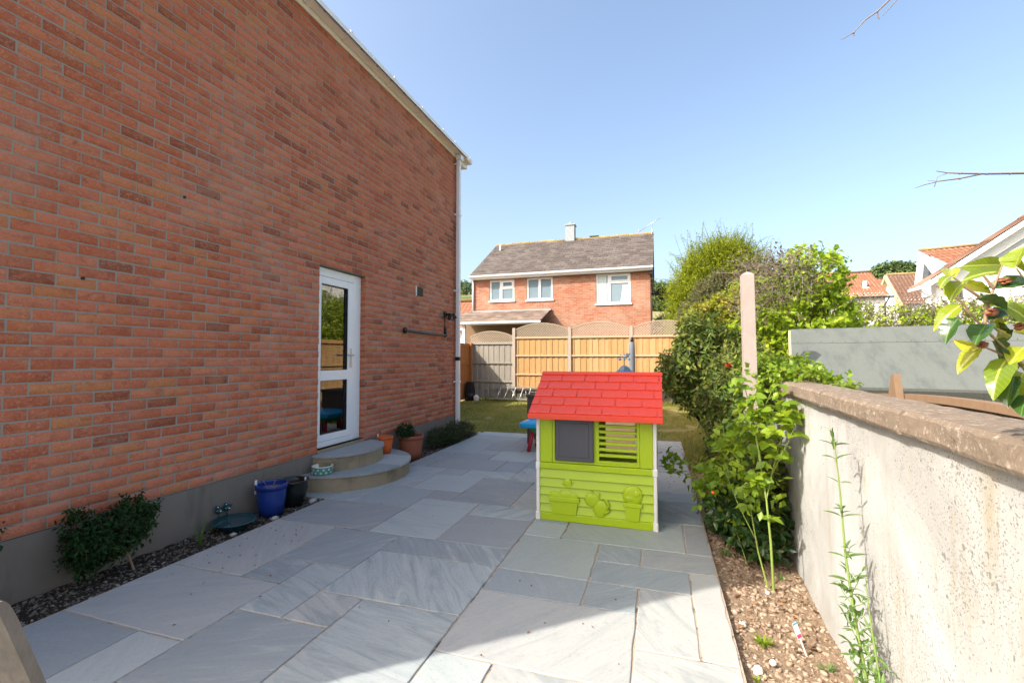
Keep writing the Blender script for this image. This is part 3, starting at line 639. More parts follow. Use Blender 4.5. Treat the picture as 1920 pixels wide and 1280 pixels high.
# rest of the house body
MB().box(-13.6, -3.9, Y1-.25, Y1, ZB, ZT).box(-13.6, -3.9, Y0, Y0+.25, ZB, ZT).box(-13.6, -13.3, Y0+.25, Y1-.25, ZB, ZT).prism([(-13.6, ZT), (-3.7, ZT), (-8.6, ZT+3.05)], 'y', Y0, Y0+.25).prism([(-13.6, ZT), (-3.7, ZT), (-8.6, ZT+3.05)], 'y', Y1-.25, Y1).build('side_walls', 'far_brick', house, fix=False)
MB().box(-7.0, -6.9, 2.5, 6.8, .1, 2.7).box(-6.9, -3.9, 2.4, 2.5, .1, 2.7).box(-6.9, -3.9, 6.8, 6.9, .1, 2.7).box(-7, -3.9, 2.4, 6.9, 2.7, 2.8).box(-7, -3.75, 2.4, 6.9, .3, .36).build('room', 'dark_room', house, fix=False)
def roof_rows(mb, x0, x1, ye, ze, yr, zr, pitch_rows, tw, rs, th=.018, axis='x'):
    n = pitch_rows
    for k in range(n):
        a0 = k/n; a1 = (k+1)/n; off = (tw/2 if k % 2 else 0); x = x0-off
        while x < x1-1e-4:
            s = max(x, x0); e = min(x+tw-.008, x1)
            if e-s > .02:
                P = []
                for (aa, hh) in ((a0-.02, th), (a1+.01, .004)):
                    y = ye+(yr-ye)*aa; z = ze+(zr-ze)*aa; P.append((y, z+hh))
                (ya, za), (yb, zb) = P
                V = [(s, ya, za), (e, ya, za), (e, yb, zb), (s, yb, zb), (s, ya, za-th-.004), (e, ya, za-th-.004)]
                F = [(0, 1, 2, 3), (0, 4, 5, 1), (1, 5, 2), (0, 3, 4)]
                if axis == 'y': V = [(b, a, c) for a, b, c in V]
                mb.add(V, F, rs.rand())
            x += tw
roof = MB().prism([(-13.64, ZT+.10), (-3.56, ZT+.10), (-8.6, ZT+3.26)], 'y', Y0-.04, Y1+.04).build('roof', 'dark_trim', house)
mb = MB(); roof_rows(mb, Y0-.05, Y1+.05, -3.54, ZT+.105, -8.6, ZT+3.27, 24, .33, rng, axis='y'); roof_rows(mb, Y0-.05, Y1+.05, -13.7, ZT+.125, -8.6, ZT+3.29, 24, .33, rng, axis='y')
mb.build('tiles', 'brown_tile', roof, kind='stuff', fix=False)
bx('fascia', 'white_gutter', house, -3.6, -3.575, Y0-.04, Y1+.35, ZT-.005, ZT+.15, ch=.003)
MB().box(-3.575, -3.555, Y0-.04, Y1+.35, ZT+.13, ZT+.15).build('fascia_trim', 'white_gutter', house)
mb = MB(); GZ = ZT+.05; gp = [(-3.565, GZ), (-3.47, GZ), (-3.455, GZ+.02), (-3.455, GZ+.085), (-3.462, GZ+.085), (-3.464, GZ+.025), (-3.475, GZ+.008), (-3.558, GZ+.008), (-3.558, GZ+.085), (-3.565, GZ+.085)]
mb.prism(gp, 'y', Y0-.05, Y1+.36).build('gutter', 'white_gutter', house)
for y in (.2, 1.1, 2.0, 2.95, 3.95, 4.55, 5.5, 6.3, 7.02, 7.5, 8.2):
    MB().prism([(-3.572, GZ-.012), (-3.462, GZ-.012), (-3.446, GZ+.012), (-3.446, GZ+.095), (-3.456, GZ+.095), (-3.456, GZ+.018), (-3.47, GZ), (-3.572, GZ)], 'y', y-.022, y+.022).build('gutter_bracket', 'white_gutter', house)
MB().box(-3.7, -3.575, Y1+.03, Y1+.35, ZT-.03, ZT-.005).box(-3.6, -3.57, Y1+.33, Y1+.36, ZT-.03, ZT+.11).build('soffit_end', 'white_gutter', house)
# downpipe
DP = thing('downpipe', 'square white downpipe with black tape at the far corner of the brick wall', 'drainpipe', (-3.53, 7.83, 0))
mb = MB(); mb.box(-3.565, -3.495, 7.795, 7.865, 1.36, ZT+.0, ch=.008).box(-3.565, -3.495, 7.795, 7.865, -.05, 1.17, ch=.008).build('pipe', 'white_upvc', DP)
bx('hopper', 'white_upvc', DP, -3.575, -3.455, 7.77, 7.89, ZT-.06, ZT+.045, ch=.01)
bx('pipe_joint', 'white_gutter', DP, -3.562, -3.498, 7.798, 7.862, 1.16, 1.37, ch=.004); bx('tape', 'black_plastic', DP, -3.569, -3.491, 7.791, 7.869, 1.355, 1.42)
for z in (.95, 2.63, 4.05, 5.0): MB().box(-3.6, -3.49, 7.785, 7.793, z, z+.03).box(-3.6, -3.49, 7.867, 7.875, z, z+.03).box(-3.491, -3.487, 7.787, 7.873, z, z+.03).build('pipe_clip', 'white_upvc', DP)
# door
door = thing('door', None, None); del_ = None
bpy.data.objects.remove(door)
dz0, dz1 = .385, 2.443; fx0, fx1 = -3.74, -3.672
mb = MB(); mb.box(fx0, fx1, 4.243, 4.275, dz0, dz1, ch=.004).box(fx0, fx1, 4.945, 5.092, dz0, dz1, ch=.004).box(fx0, fx1, 4.275, 4.945, 2.345, dz1, ch=.004).box(fx0, fx1+.02, 4.275, 4.945, dz0, .445, ch=.004)
frame = mb.build('door_frame', 'white_upvc', house)
mb = MB(); sx0, sx1 = -3.73, -3.664; a, b = 4.279, 4.941
mb.box(sx0, sx1, a, a+.08, .449, 2.341, ch=.006).box(sx0, sx1, b-.112, b, .449, 2.341, ch=.006).box(sx0, sx1, a+.08, b-.112, 2.255, 2.341, ch=.006).box(sx0, sx1, a+.08, b-.112, .449, .525, ch=.006).box(sx0, sx1, a+.08, b-.112, 1.137, 1.257, ch=.006)
leaf = mb.build('door_leaf', 'white_upvc', house)
for z0, z1 in ((.525, 1.137), (1.257, 2.255)):
    bx('glass_pane', 'pane', leaf, -3.702, -3.698, a+.08, b-.112, z0, z1)
    mb = MB()
    for q in ((a+.08, a+.084, z0, z1), (b-.116, b-.112, z0, z1), (a+.084, b-.116, z0, z0+.004), (a+.084, b-.116, z1-.004, z1)): mb.box(-3.697, -3.668, *q)
    mb.build('gasket', 'black_plastic', leaf)
mb = MB(); mb.box(-3.664, -3.656, 4.872, 4.906, 1.28, 1.52, ch=.003); mb.tube([(-3.66, 4.889, 1.435), (-3.615, 4.889, 1.435), (-3.61, 4.87, 1.435), (-3.61, 4.77, 1.437)], .009, 8); mb.tube([(-3.66, 4.889, 1.33), (-3.648, 4.889, 1.33)], .012, 10)
mb.build('door_handle', 'galvanised', leaf)
MB().box(-3.669, -3.6685, 4.33, 4.42, 2.395, 2.405).box(-3.669, -3.6685, 4.52, 4.6, 2.395, 2.405).build('frame_vent', 'white_label', frame)
# air brick, conduit, lamp
vent = bx('air_vent', 'dark_wood', house, -3.61, -3.592, 6.40, 6.60, 2.38, 2.52)
mb = MB()
for i in range(7): mb.box(-3.592, -3.586, 6.405, 6.595, 2.39+.018*i, 2.399+.018*i)
mb.build('vent_louvre', 'dark_wood', vent)
bx('vent_surround', 'white_upvc', house, -3.606, -3.588, 6.385, 6.40, 2.375, 2.53)
cnd = thing('cable_conduit', 'dark horizontal cable conduit on the brick wall between the door and the downpipe', 'pipe', (-3.58, 6.7, 1.8))
MB().tube([(-3.575, 6.05, 1.81), (-3.575, 7.39, 1.80)], .021, 10).build('tube_run', 'grey_pipe', cnd); MB().tube([(-3.575, 7.39, 1.80), (-3.575, 7.39, 1.93)], .024, 10).tube([(-3.585, 7.39, 1.9), (-3.585, 7.385, 2.17)], .007, 6).build('riser', 'black_plastic', cnd)
MB().ell((-3.575, 6.04, 1.81), .035, .045, .045).build('end_box', 'black_plastic', cnd); MB().ell((-3.575, 7.39, 1.80), .03, .035, .035).build('elbow', 'black_plastic', cnd)
lamp = thing('security_light', 'black outdoor security floodlight mounted high on the brick wall beside the downpipe', 'light', (-3.6, 7.42, 2.17))
MB().box(-3.6, -3.57, 7.36, 7.46, 2.12, 2.22, ch=.008).tube([(-3.57, 7.41, 2.17), (-3.50, 7.42, 2.17)], .02, 8).build('bracket', 'black_plastic', lamp)
MB().box(-3.52, -3.47, 7.36, 7.42, 2.10, 2.19, ch=.01).ell((-3.49, 7.36, 2.09), .03, .03, .03).build('sensor', 'black_plastic', lamp)
M = Matrix.Translation((-3.44, 7.46, 2.14)) @ Euler((R(10), R(-25), R(20))).to_matrix().to_4x4()
MB().box(-.03, .03, -.08, .08, -.05, .05, M=M).build('lamp_body', 'black_plastic', lamp); MB().box(.031, .036, -.07, .07, -.042, .042, M=M).build('lamp_lens', 'cream_board', lamp)
for (y, z) in ((2.687, 2.683), (2.023, 1.922)): MB().tube([(-3.61, y, z), (-3.592, y, z)], .011, 8).build('drilled_hole', 'black_plastic', house)

# ------------------------------------------------------------------ round doorstep
steps = thing('doorstep', 'two half-round stone topped steps below the white glazed door', 'step', (-3.4, 4.72, 0))
def halfdisc(mb, cx, cy, rx, ry, z0, z1, n=40, ins=0.):
    P = [(HX+.006, cy-ry-.0)]+[(cx+rx*math.cos(t), cy+ry*math.sin(t)) for t in [(-math.pi/2+math.pi*i/n) for i in range(n+1)]]+[(HX+.006, cy+ry)]
    P = [p for p in P if p[0] >= HX+.005]; mb.prism(P, 'z', z0, z1); return mb
halfdisc(MB(), -3.62, 4.76, .745, .775, -.05, .145).build('riser', 'step_riser', steps); halfdisc(MB(), -3.56, 4.69, .375, .52, .17, .318).build('riser', 'step_riser', steps)
def wedge(mb, cx, cy, rx, ry, z0, z1, t0, t1, xi=None):
    n = max(3, int((t1-t0)/.08)); P = [(cx+rx*math.cos(t0+(t1-t0)*i/n), cy+ry*math.sin(t0+(t1-t0)*i/n)) for i in range(n+1)]; P = [(max(p[0], HX+.005), p[1]) for p in P]
    P.append((HX+.005, P[-1][1])); P.append((HX+.005, P[0][1])); mb.prism(P, 'z', z0, z1)
for t0, t1, rv in ((-1.56, -.75, .30), (-.74, -.05, .06), (-.04, .62, .46), (.63, 1.56, .12)):
    mb = MB(); wedge(mb, -3.62, 4.76, .765, .79, .146, .17, t0, t1); mb.build('tread_slab', 'slab', steps, rnd=rv)
for t0, t1, rv in ((-1.56, .1, .31), (.11, 1.56, .34)):
    mb = MB(); wedge(mb, -3.56, 4.69, .39, .535, .319, .343, t0, t1); mb.build('tread_slab', 'slab', steps, rnd=rv)
MB().box(-3.66, HX+.004, OY0+.001, OY1-.001, .30, .380).build('threshold', 'step_riser', steps)

# ------------------------------------------------------------------ right block wall and coping
def wx(y): return .90+.052*(y-3.9)
bw = thing('block_wall', 'pitted pale rendered block wall with a brown stone coping along the right side', 'wall', (wx(2), 2, 0))
V = []; F = []; ny, nz = 200, 22; ys = np.linspace(-1.5, 8.2, ny+1); zs = np.linspace(-.25, 1.148, nz+1)
for z in zs:
    for y in ys: V.append((wx(y)+.007*mnoise.noise(Vector((0, y*2.2, z*2.2)))+.004*mnoise.noise(Vector((3, y*9, z*9))), y, z))
F = [(j*(ny+1)+i, j*(ny+1)+i+1, (j+1)*(ny+1)+i+1, (j+1)*(ny+1)+i) for j in range(nz) for i in range(ny)]
mb = MB().add(V, F, sm=True); mb.add([(wx(-1.5)+.16, -1.5, -.25), (wx(8.2)+.16, 8.2, -.25), (wx(8.2)+.16, 8.2, 1.148), (wx(-1.5)+.16, -1.5, 1.148), (wx(-1.5)+.006, -1.5, -.25), (wx(8.2)+.006, 8.2, -.25), (wx(8.2)+.006, 8.2, 1.148), (wx(-1.5)+.006, -1.5, 1.148)], [(0, 1, 2, 3), (0, 3, 7, 4), (1, 5, 6, 2), (3, 2, 6, 7)])
mb.build('rendered_face', 'wall', bw, fix=False)
y = -1.5; n = 0
LN = [.52, .47, .5, .44, .46, .52, .43, .49, .45, .5, .46, .48]
while y < 8.2:
    l = LN[n % len(LN)]; rs = random.Random(n+40); V = []; F = []
    dx = rs.uniform(-.006, .006); dz = rs.uniform(-.003, .004); k = 9
    prof = [(-.036, .0), (-.042, .012), (-.040, .066), (-.030, .079), (.06, .083), (.17, .080), (.182, .07), (.182, 0)]
    for i in range(k+1):
        yy = y+.003+(l-.006)*i/k
        for (px, pz) in prof:
            q = Vector((px*30, yy*11, pz*30)); e = .0055*mnoise.noise(q) if 0 < i < k else .0055*mnoise.noise(q)-.002; V.append((wx(yy)+px+dx+e, yy, 1.149+pz+dz*(pz > 0)+(.004*mnoise.noise(q*1.7+Vector((5, 5, 5))) if pz > 0 else 0)))
    m = len(prof)
    for i in range(k):
        for j in range(m): F.append((i*m+j, i*m+(j+1) % m, (i+1)*m+(j+1) % m, (i+1)*m+j))
    F += [tuple(range(m)), tuple(range((k+1)*m-1, k*m-1, -1))]
    MB().add(V, F).build('coping_stone', 'coping', bw, rnd=rs.random(), fix=False); y += l; n += 1
bx('coping_mortar', 'mortar', bw, wx(-1.5)+.04, wx(-1.5)+.1, -1.49, 8.1, 1.148, 1.2)
for c in list(bw.children):
    if c.name.startswith('coping_mortar'): bpy.data.objects.remove(c)

# ------------------------------------------------------------------ fences
def arch(x, x0, x1, ze, zp): t = (x-x0)/(x1-x0)*2-1; return ze+(zp-ze)*(1-t*t)
def trellis(parent, x0, x1, y, zb, ze, zp, th=.007, wd=.011, sp=.084):
    A = []
    mb = MB()
    for lay, sgn in ((0, 1), (1, -1)):
        yy = y-.008+lay*.009
        c = x0-(zp-zb) if sgn > 0 else x0
        cend = x1 if sgn > 0 else x1+(zp-zb)
        while c < cend:
            pts = []
            for i in range(41):
                z = zb+(zp-zb)*i/40; x = c+sgn*(z-zb)
                if x0 <= x <= x1 and z <= arch(x, x0, x1, ze, zp): pts.append((x, z))
            if len(pts) >= 3:
                (xa, za), (xb, zb2) = pts[0], pts[-1]; k = wd*.7
                V = [(xa-k, yy, za+k*sgn), (xa+k, yy, za-k*sgn), (xb+k, yy, zb2-k*sgn), (xb-k, yy, zb2+k*sgn)]
                V += [(a, yy+th, b) for a, _, b in V]; mb.add(V, [(0, 1, 2, 3), (7, 6, 5, 4), (0, 4, 5, 1), (2, 6, 7, 3), (1, 5, 6, 2), (3, 7, 4, 0)], rng.rand())
            c += sp
    mb.build('trellis', 'trellis_wood', parent, kind='stuff', fix=False)
    mb = MB(); n = 24
    for i in range(n):
        xa = x0+(x1-x0)*i/n; xb = x0+(x1-x0)*(i+1)/n; za, zb2 = arch(xa, x0, x1, ze, zp), arch(xb, x0, x1, ze, zp)
        mb.add([(xa, y-.018, za-.016), (xb, y-.018, zb2-.016), (xb, y-.018, zb2+.016), (xa, y-.018, za+.016), (xa, y+.016, za-.016), (xb, y+.016, zb2-.016), (xb, y+.016, zb2+.016), (xa, y+.016, za+.016)], [(0, 1, 2, 3), (7, 6, 5, 4), (3, 2, 6, 7), (4, 5, 1, 0)])
    mb.build('arch_rail', 'trellis_wood', parent, fix=False)
def panel(label, x0, x1, y, zb, zt, rails, mat, railmat, group, top=None, board=.098):
    t = thing('garden_fence', label, 'fence', ((x0+x1)/2, y, 0), group)
    x = x0; i = 0
    while x < x1-.02:
        e = min(x+board+.012, x1); yo = .012*(i % 2); MB().box(x, e-.014*(1-i % 2), y+yo, y+yo+.011, zb, zt).build('board', mat, t, rnd=rng.rand()); x += board; i += 1
    for (za, zb2) in rails: MB().box(x0, x1, y-.035, y-.001, za, zb2, ch=.003).build('rail', railmat, t, rnd=rng.rand())
    if top: trellis(t, x0+.01, x1-.01, y, zt+.0, *top)
    return t
PX = [-4.685, -2.775, -.822, 1.17]
for i, x in enumerate(PX):
    p = MB().prism([(x-.05, 0), (x+.05, 0), (x+.05, 2.39), (x+.03, 2.42), (x-.03, 2.42), (x-.05, 2.39)], 'y', 14.95, 15.06)
    o = p.build('fence_post', 'concrete_post'); tag(o, ['tall pale concrete post between the grey fence panel and the first golden panel', 'tall pale concrete post above the left half of the red toy roof', 'tall pale concrete post behind the grey covered pole', 'tall pale concrete post at the right end of the back fence by the shrubs'][i], 'post', 'concrete posts of the back fence')
PG = 'panels of the back fence'
lb = ['golden close-board fence panel with arched trellis, next to the grey panel', 'golden close-board fence panel with arched trellis, directly behind the toy roof', 'golden close-board fence panel with arched trellis, rightmost, beside the shrubs']
for i in range(3): panel(lb[i], PX[i]+.052, PX[i+1]-.052, 15.0, .40, 2.05, [(2.05, 2.11), (1.45, 1.50), (.825, .875), (.37, .42)], 'larch', 'larch_rail', PG, (2.36, 2.56))
panel('weathered grey fence panel with low arched trellis in the far left corner', -6.3, PX[0]-.052, 15.0, .02, 1.87, [(1.87, 1.95), (1.2, 1.25), (.57, .63)], 'grey_wood', 'grey_wood', PG, (2.14, 2.32))
for i in range(3): tag(bx('gravel_board', 'gravel_board', None, PX[i]+.052, PX[i+1]-.052, 15.0, 15.045, -.1, .37), ['dark concrete gravel board under the golden panel behind the ladder', 'dark concrete gravel board under the golden panel behind the toy house', 'dark concrete gravel board under the rightmost golden panel'][i], 'board', 'gravel boards of the back fence')
def sidefence(name, label, X, y0, y1, zt, mat, face, group=None, boardw=.12):
    t = thing(name, label, 'fence', (X, (y0+y1)/2, 0), group); y = y0; i = 0
    while y < y1-.01:
        e = min(y+boardw+.01, y1); xo = .004*(i % 2); MB().box(X+xo-.006, X+xo+.006, y, e, .0, zt).build('board', mat, t, rnd=rng.rand()); y += boardw; i += 1
    for z in (.55, 1.2, zt-.08): MB().box(X+face*.008, X+face*.045, y0, y1, z-.02, z+.025).build('rail', mat, t, rnd=rng.rand())
    y = y1-.05
    while y > y0: MB().box(X+face*.010, X+face*.10, y-.05, y+.05, 0, zt+.03, ch=.004).build('post', mat, t, rnd=.4); y -= 1.8
    return t
sidefence('side_fence', 'orange brown stained board fence along the left side of the lawn behind the house corner', -6.3, 8.6, 14.98, 1.9, 'orange_fence', 1)
sidefence('boundary_fence', 'golden board fence running behind the shrubs on the right of the lawn', 1.22, 8.25, 14.9, 1.9, 'larch', -1)
# neighbour's arched panel behind the block wall
AX = 1.33; t = thing('arched_fence_panel', 'weathered brown fence panel with a curved top rail just behind the block wall coping', 'fence panel', (AX, 3.0, 0))
def az(y): return 1.215-.035*((y-2.55)/.9)**2
y = 1.6; i = 0
while y < 4.1: MB().box(AX+.004*(i % 2), AX+.012+.004*(i % 2), y, y+.1, -.1, az(y)-.045).build('board', 'fence_brown', t, rnd=rng.rand()); y += .105; i += 1
mb = MB(); n = 20
for i in range(n):
    a, b = 1.6+2.5*i/n, 1.6+2.5*(i+1)/n; za, zb = az(a), az(b)
    mb.add([(AX-.03, a, za-.035), (AX+.03, a, za-.035), (AX+.03, a, za), (AX-.03, a, za), (AX-.03, b, zb-.035), (AX+.03, b, zb-.035), (AX+.03, b, zb), (AX-.03, b, zb)], [(3, 2, 6, 7), (0, 4, 5, 1), (0, 3, 7, 4), (1, 5, 6, 2)])
mb.build('curved_rail', 'fence_brown', t, fix=False)
o = MB().prism([(3.10, -.1), (3.20, -.1), (3.20, 1.20), (3.165, 1.30), (3.14, 1.31), (3.105, 1.17)], 'x', AX-.07, AX-.035).build('broken_stake', 'fence_brown'); tag(o, 'pointed split wooden stake sticking up between the wall coping and the grey shed roof', 'stake')

# ------------------------------------------------------------------ felt roofed shed
shed = thing('garden_shed', 'low shed with a pale grey mineral felt roof behind the block wall', 'shed', (1.8, 4.7, 0))
e = Vector((.974, -.225, 0)); nn = Vector((.225, .974, 0)); rl = Vector((1.15, 4.78, 0)); LSH = 1.52
def sp(a, b, z): q = rl+e*a+nn*b; return (q.x, q.y, z)
def slope(mb, a0, a1, t0, t1, off, th, back=False):
    s = 1 if back else -1
    def P(a, t, o): return sp(a, s*(.63*t), 1.655-.485*t+o)
    V = [P(a0, t0, off), P(a1, t0, off), P(a1, t1, off), P(a0, t1, off), P(a0, t0, off-th), P(a1, t0, off-th), P(a1, t1, off-th), P(a0, t1, off-th)]
    mb.add(V, [(0, 1, 2, 3), (7, 6, 5, 4), (0, 4, 5, 1), (1, 5, 6, 2), (2, 6, 7, 3), (3, 7, 4, 0)])
mb = MB(); slope(mb, .01, LSH, .0, 1.0, -.004, .018); slope(mb, .01, LSH, 0, 1.0, -.004, .018, True); mb.build('roof_deck', 'dark_wood', shed, fix=False)
mb = MB(); slope(mb, .0, LSH+.01, .24, 1.01, .0, .003); mb.build('felt_sheet', 'felt', shed, fix=False)
mb = MB(); slope(mb, .0, LSH+.01, -.004, .27, .005, .003); slope(mb, 0, LSH+.01, -.004, 1.0, .004, .003, True); mb.build('felt_sheet', 'felt', shed, fix=False)
def P(a, t, o): return sp(a, -(.63*t), 1.655-.485*t+o)
mb = MB(); mb.add([P(0, 1.012, .001), P(LSH+.01, 1.012, .001), P(LSH+.01, .985, -.075), P(0, .985, -.075), P(0, .975, .001), P(LSH+.01, .975, .001), P(LSH+.01, .965, -.075), P(0, .965, -.075)], [(0, 1, 2, 3), (7, 6, 5, 4), (0, 4, 5, 1), (2, 6, 7, 3), (1, 5, 6, 2), (0, 3, 7, 4)]); mb.build('felt_drip', 'felt_edge_shade', shed, fix=False)
mb = MB(); a = .05
while a < LSH: mb.ell(P(a, .255, .006), .004, .004, .003, 6, 4); mb.ell(P(a+.02, 1.018, -.028), .004, .004, .004, 6, 4); a += .085
mb.build('felt_nails', 'dark_trim', shed, kind='stuff', fix=False)
mb = MB()
for s in (-1, 1):
    V = []
    for (t, dz) in ((0, 0), (1.02, 0), (1.02, -.07), (0, -.07)):
        for a in (-.018, .0): q = sp(a, s*.63*t, 1.652-.485*t+dz); V.append(q)
    mb.add(V, [(0, 2, 4, 6), (7, 5, 3, 1), (0, 1, 3, 2), (2, 3, 5, 4), (4, 5, 7, 6), (6, 7, 1, 0)])
mb.build('barge_board', 'cream_board', shed, fix=False)
mb = MB()
for a0, a1 in ((.05, .07), (LSH-.07, LSH-.05)):
    V = [sp(a0, -.52, -.1), sp(a0, .52, -.1), sp(a0, .52, 1.24), sp(a0, 0, 1.63), sp(a0, -.52, 1.24)]+[sp(a1, -.52, -.1), sp(a1, .52, -.1), sp(a1, .52, 1.24), sp(a1, 0, 1.63), sp(a1, -.52, 1.24)]
    mb.add(V, [(0, 1, 2, 3, 4), (9, 8, 7, 6, 5), (0, 5, 6, 1), (1, 6, 7, 2), (4, 9, 5, 0)])
for b0 in (-.52, .50): mb.add([sp(.07, b0, -.1), sp(LSH-.07, b0, -.1), sp(LSH-.07, b0+.02, -.1), sp(.07, b0+.02, -.1), sp(.07, b0, 1.24), sp(LSH-.07, b0, 1.24), sp(LSH-.07, b0+.02, 1.24), sp(.07, b0+.02, 1.24)], [(0, 1, 5, 4), (3, 7, 6, 2), (4, 5, 6, 7)])
mb.build('shed_wall', 'dark_wood', shed, fix=False)

# ------------------------------------------------------------------ pale post
mb = MB(); a = .045; V = []
for (z, k, ox) in ((-.2, 1.03, .012), (1.0, 1.0, .005), (2.05, .97, -.006)):
    for (i, j) in ((-1, -1), (1, -1), (1, 1), (-1, 1)): V.append((.674+ox+a*k*i, 4.0+a*k*j, z))
V.append((.667, 4.0, 2.078)); mb.add(V, [(0, 1, 5, 4), (1, 2, 6, 5), (2, 3, 7, 6), (3, 0, 4, 7), (4, 5, 9, 8), (5, 6, 10, 9), (6, 7, 11, 10), (7, 4, 8, 11), (8, 9, 12), (9, 10, 12), (10, 11, 12), (11, 8, 12), (3, 2, 1, 0)])
tag(mb.build('garden_post', 'post_paint'), 'tall pale pinkish post with a pointed top standing among the shrubs', 'post')
tag(MB().box(1.16, 1.24, 7.96, 8.04, -.1, 2.34, ch=.006).build('wooden_post', 'trellis_wood'), 'short weathered wooden post half hidden just left of the pale pointed post', 'post')
# ------------------------------------------------------------------ neighbour's brick house
nh = thing('neighbour_house', 'two storey red brick house with brown tiled roof and white windows behind the back fence', 'house', (-4.1, 22.8, 0))
NY = 19.3; NX0, NX1 = -7.93, -.29
WN = [(-7.17, -6.02, 3.93, 4.86), (-5.45, -4.30, 3.91, 4.87), (-2.45, -1.06, 3.64, 4.88)]
mb = MB(); xs = [NX0]
for a, b, c, d in WN: mb.box(xs[-1], a, NY, NY+.28, -.2, 5.0); mb.box(a, b, NY, NY+.28, -.2, c); mb.box(a, b, NY, NY+.28, d, 5.0); xs.append(b)
mb.box(xs[-1], NX1, NY, NY+.28, -.2, 5.0); mb.box(NX0, NX0+.28, NY+.28, 26.3, -.2, 5.0).box(NX1-.28, NX1, NY+.28, 26.3, -.2, 5.0).box(NX0, NX1, 26.0, 26.3, -.2, 5.0)
for x in (NX0, NX1-.28): mb.prism([(NY, 5.0), (26.3, 5.0), (22.8, 7.12)], 'x', x, x+.28)
mb.build('wall', 'far_brick', nh, fix=False)
nr = MB().prism([(NY-.22, 5.03), (NY-.22, 4.98), (22.8, 7.2), (26.52, 4.98), (26.52, 5.03), (22.8, 7.28)], 'x', NX0-.12, NX1+.1).build('roof', 'dark_trim', nh, fix=False)
mb = MB(); roof_rows(mb, NX0-.14, NX1+.12, NY-.26, 5.03, 22.8, 7.31, 17, .30, rng, .045); mb.build('tiles', 'brown_tile', nr, kind='stuff', fix=False)
mb = MB(); roof_rows(mb, NX0-.14, NX1+.12, 26.56, 5.03, 22.8, 7.31, 19, .30, rng, .02); mb.build('tiles', 'brown_tile', nr, kind='stuff', fix=False)
x = NX0-.14
mb = MB()
while x < NX1+.1: mb.tube([(x, 22.8, 7.30), (min(x+.44, NX1+.13), 22.8, 7.315)], .085, 10, r=rng.rand()); x += .45
mb.build('ridge_tiles', 'ridge_lichen', nr, kind='stuff', fix=False)
ch = MB().box(-4.36, -3.92, 22.6, 23.0, 7.0, 8.02, ch=.01).box(-4.40, -3.88, 22.56, 23.04, 8.0, 8.07, ch=.01).build('chimney', 'chimney_render', nr); MB().lathe((-4.14, 22.8, 8.07), [(.09, 0), (.085, .12), (.06, .12), (.06, 0)], 14).build('chimney_pot', 'concrete_post', nr)
MB().tube([(-7.6, 22.0, 6.7), (-7.6, 22.0, 7.13)], .05, 8).build('vent_pipe', 'white_upvc', nr); MB().box(-3.2, -2.75, 22.72, 22.9, 7.36, 7.42).build('ridge_vent', 'dark_trim', nr)
bx('fascia', 'white_upvc', nh, NX0-.1, NX1+.1, NY-.24, NY-.215, 4.90, 5.05); MB().prism([(NY-.33, 4.97), (NY-.35, 5.06), (NY-.34, 5.06), (NY-.32, 4.98), (NY-.26, 4.98), (NY-.25, 5.06), (NY-.245, 5.06), (NY-.25, 4.96)], 'x', NX0-.14, NX1+.12).build('gutter', 'white_upvc', nh)
bx('soffit', 'white_gutter', nh, NX0-.1, NX1+.08, NY-.215, NY-.001, 4.905, 4.93); bx('verge_board', 'dark_trim', nh, NX1+.002, NX1+.09, NY-.2, 26.4, 4.75, 5.0)
MB().tube([(NX0-.02, NY-.06, 4.95), (NX0-.02, NY-.06, 3.5)], .04, 8).build('downpipe', 'white_upvc', nh)
for i, (a, b, c, d) in enumerate(WN):
    f = .07; m = a+(b-a)*(.46 if i == 0 else .50 if i == 1 else .38)
    mb = MB(); mb.box(a, a+f, NY+.03, NY+.1, c, d).box(b-f, b, NY+.03, NY+.1, c, d).box(a+f, b-f, NY+.03, NY+.1, c, c+f).box(a+f, b-f, NY+.03, NY+.1, d-f, d).box(m-.055, m+.055, NY+.028, NY+.1, c+f, d-f)
    if i != 1: zt = d-.36; mb.box(m+.055, b-f, NY+.03, NY+.1, zt-.04, zt+.03); mb.box(m+.055, b-f-.0, NY+.015, NY+.03, zt+.03, zt+.08).box(m+.055, b-f, NY+.015, NY+.03, d-f-.05, d-f).box(m+.055, m+.1, NY+.015, NY+.03, zt+.08, d-f-.05).box(b-f-.045, b-f, NY+.015, NY+.03, zt+.08, d-f-.05)
    w_ = mb.build('window', 'white_upvc', nh, label=['small white window with a top light at the left end', 'small white two pane window in the middle', 'large white window with pale curtains at the right end'][i])
    bx('pane', 'window_glass', w_, a+f, m-.055, NY+.06, NY+.07, c+f, d-f); bx('pane', 'window_glass', w_, m+.055, b-f, NY+.06, NY+.07, c+f, d-f)
    bx('sill', 'white_upvc', w_, a-.05, b+.05, NY-.05, NY+.03, c-.06, c)
    if i == 2:
        for x0, x1, z1 in ((a+.08, a+.42, d-.08), (m+.45, b-.1, d-.48)):
            V = []; k = 16
            for j in range(k+1):
                x = x0+(x1-x0)*j/k
                for z in (c+f, z1): V.append((x+(.10 if z == z1 else 0)*(x0 > m), NY+.045+.012*math.sin(j*1.9), z))
            MB().add(V, [(2*j, 2*j+2, 2*j+3, 2*j+1) for j in range(k)], sm=True).build('curtain', 'curtain', w_, fix=False)
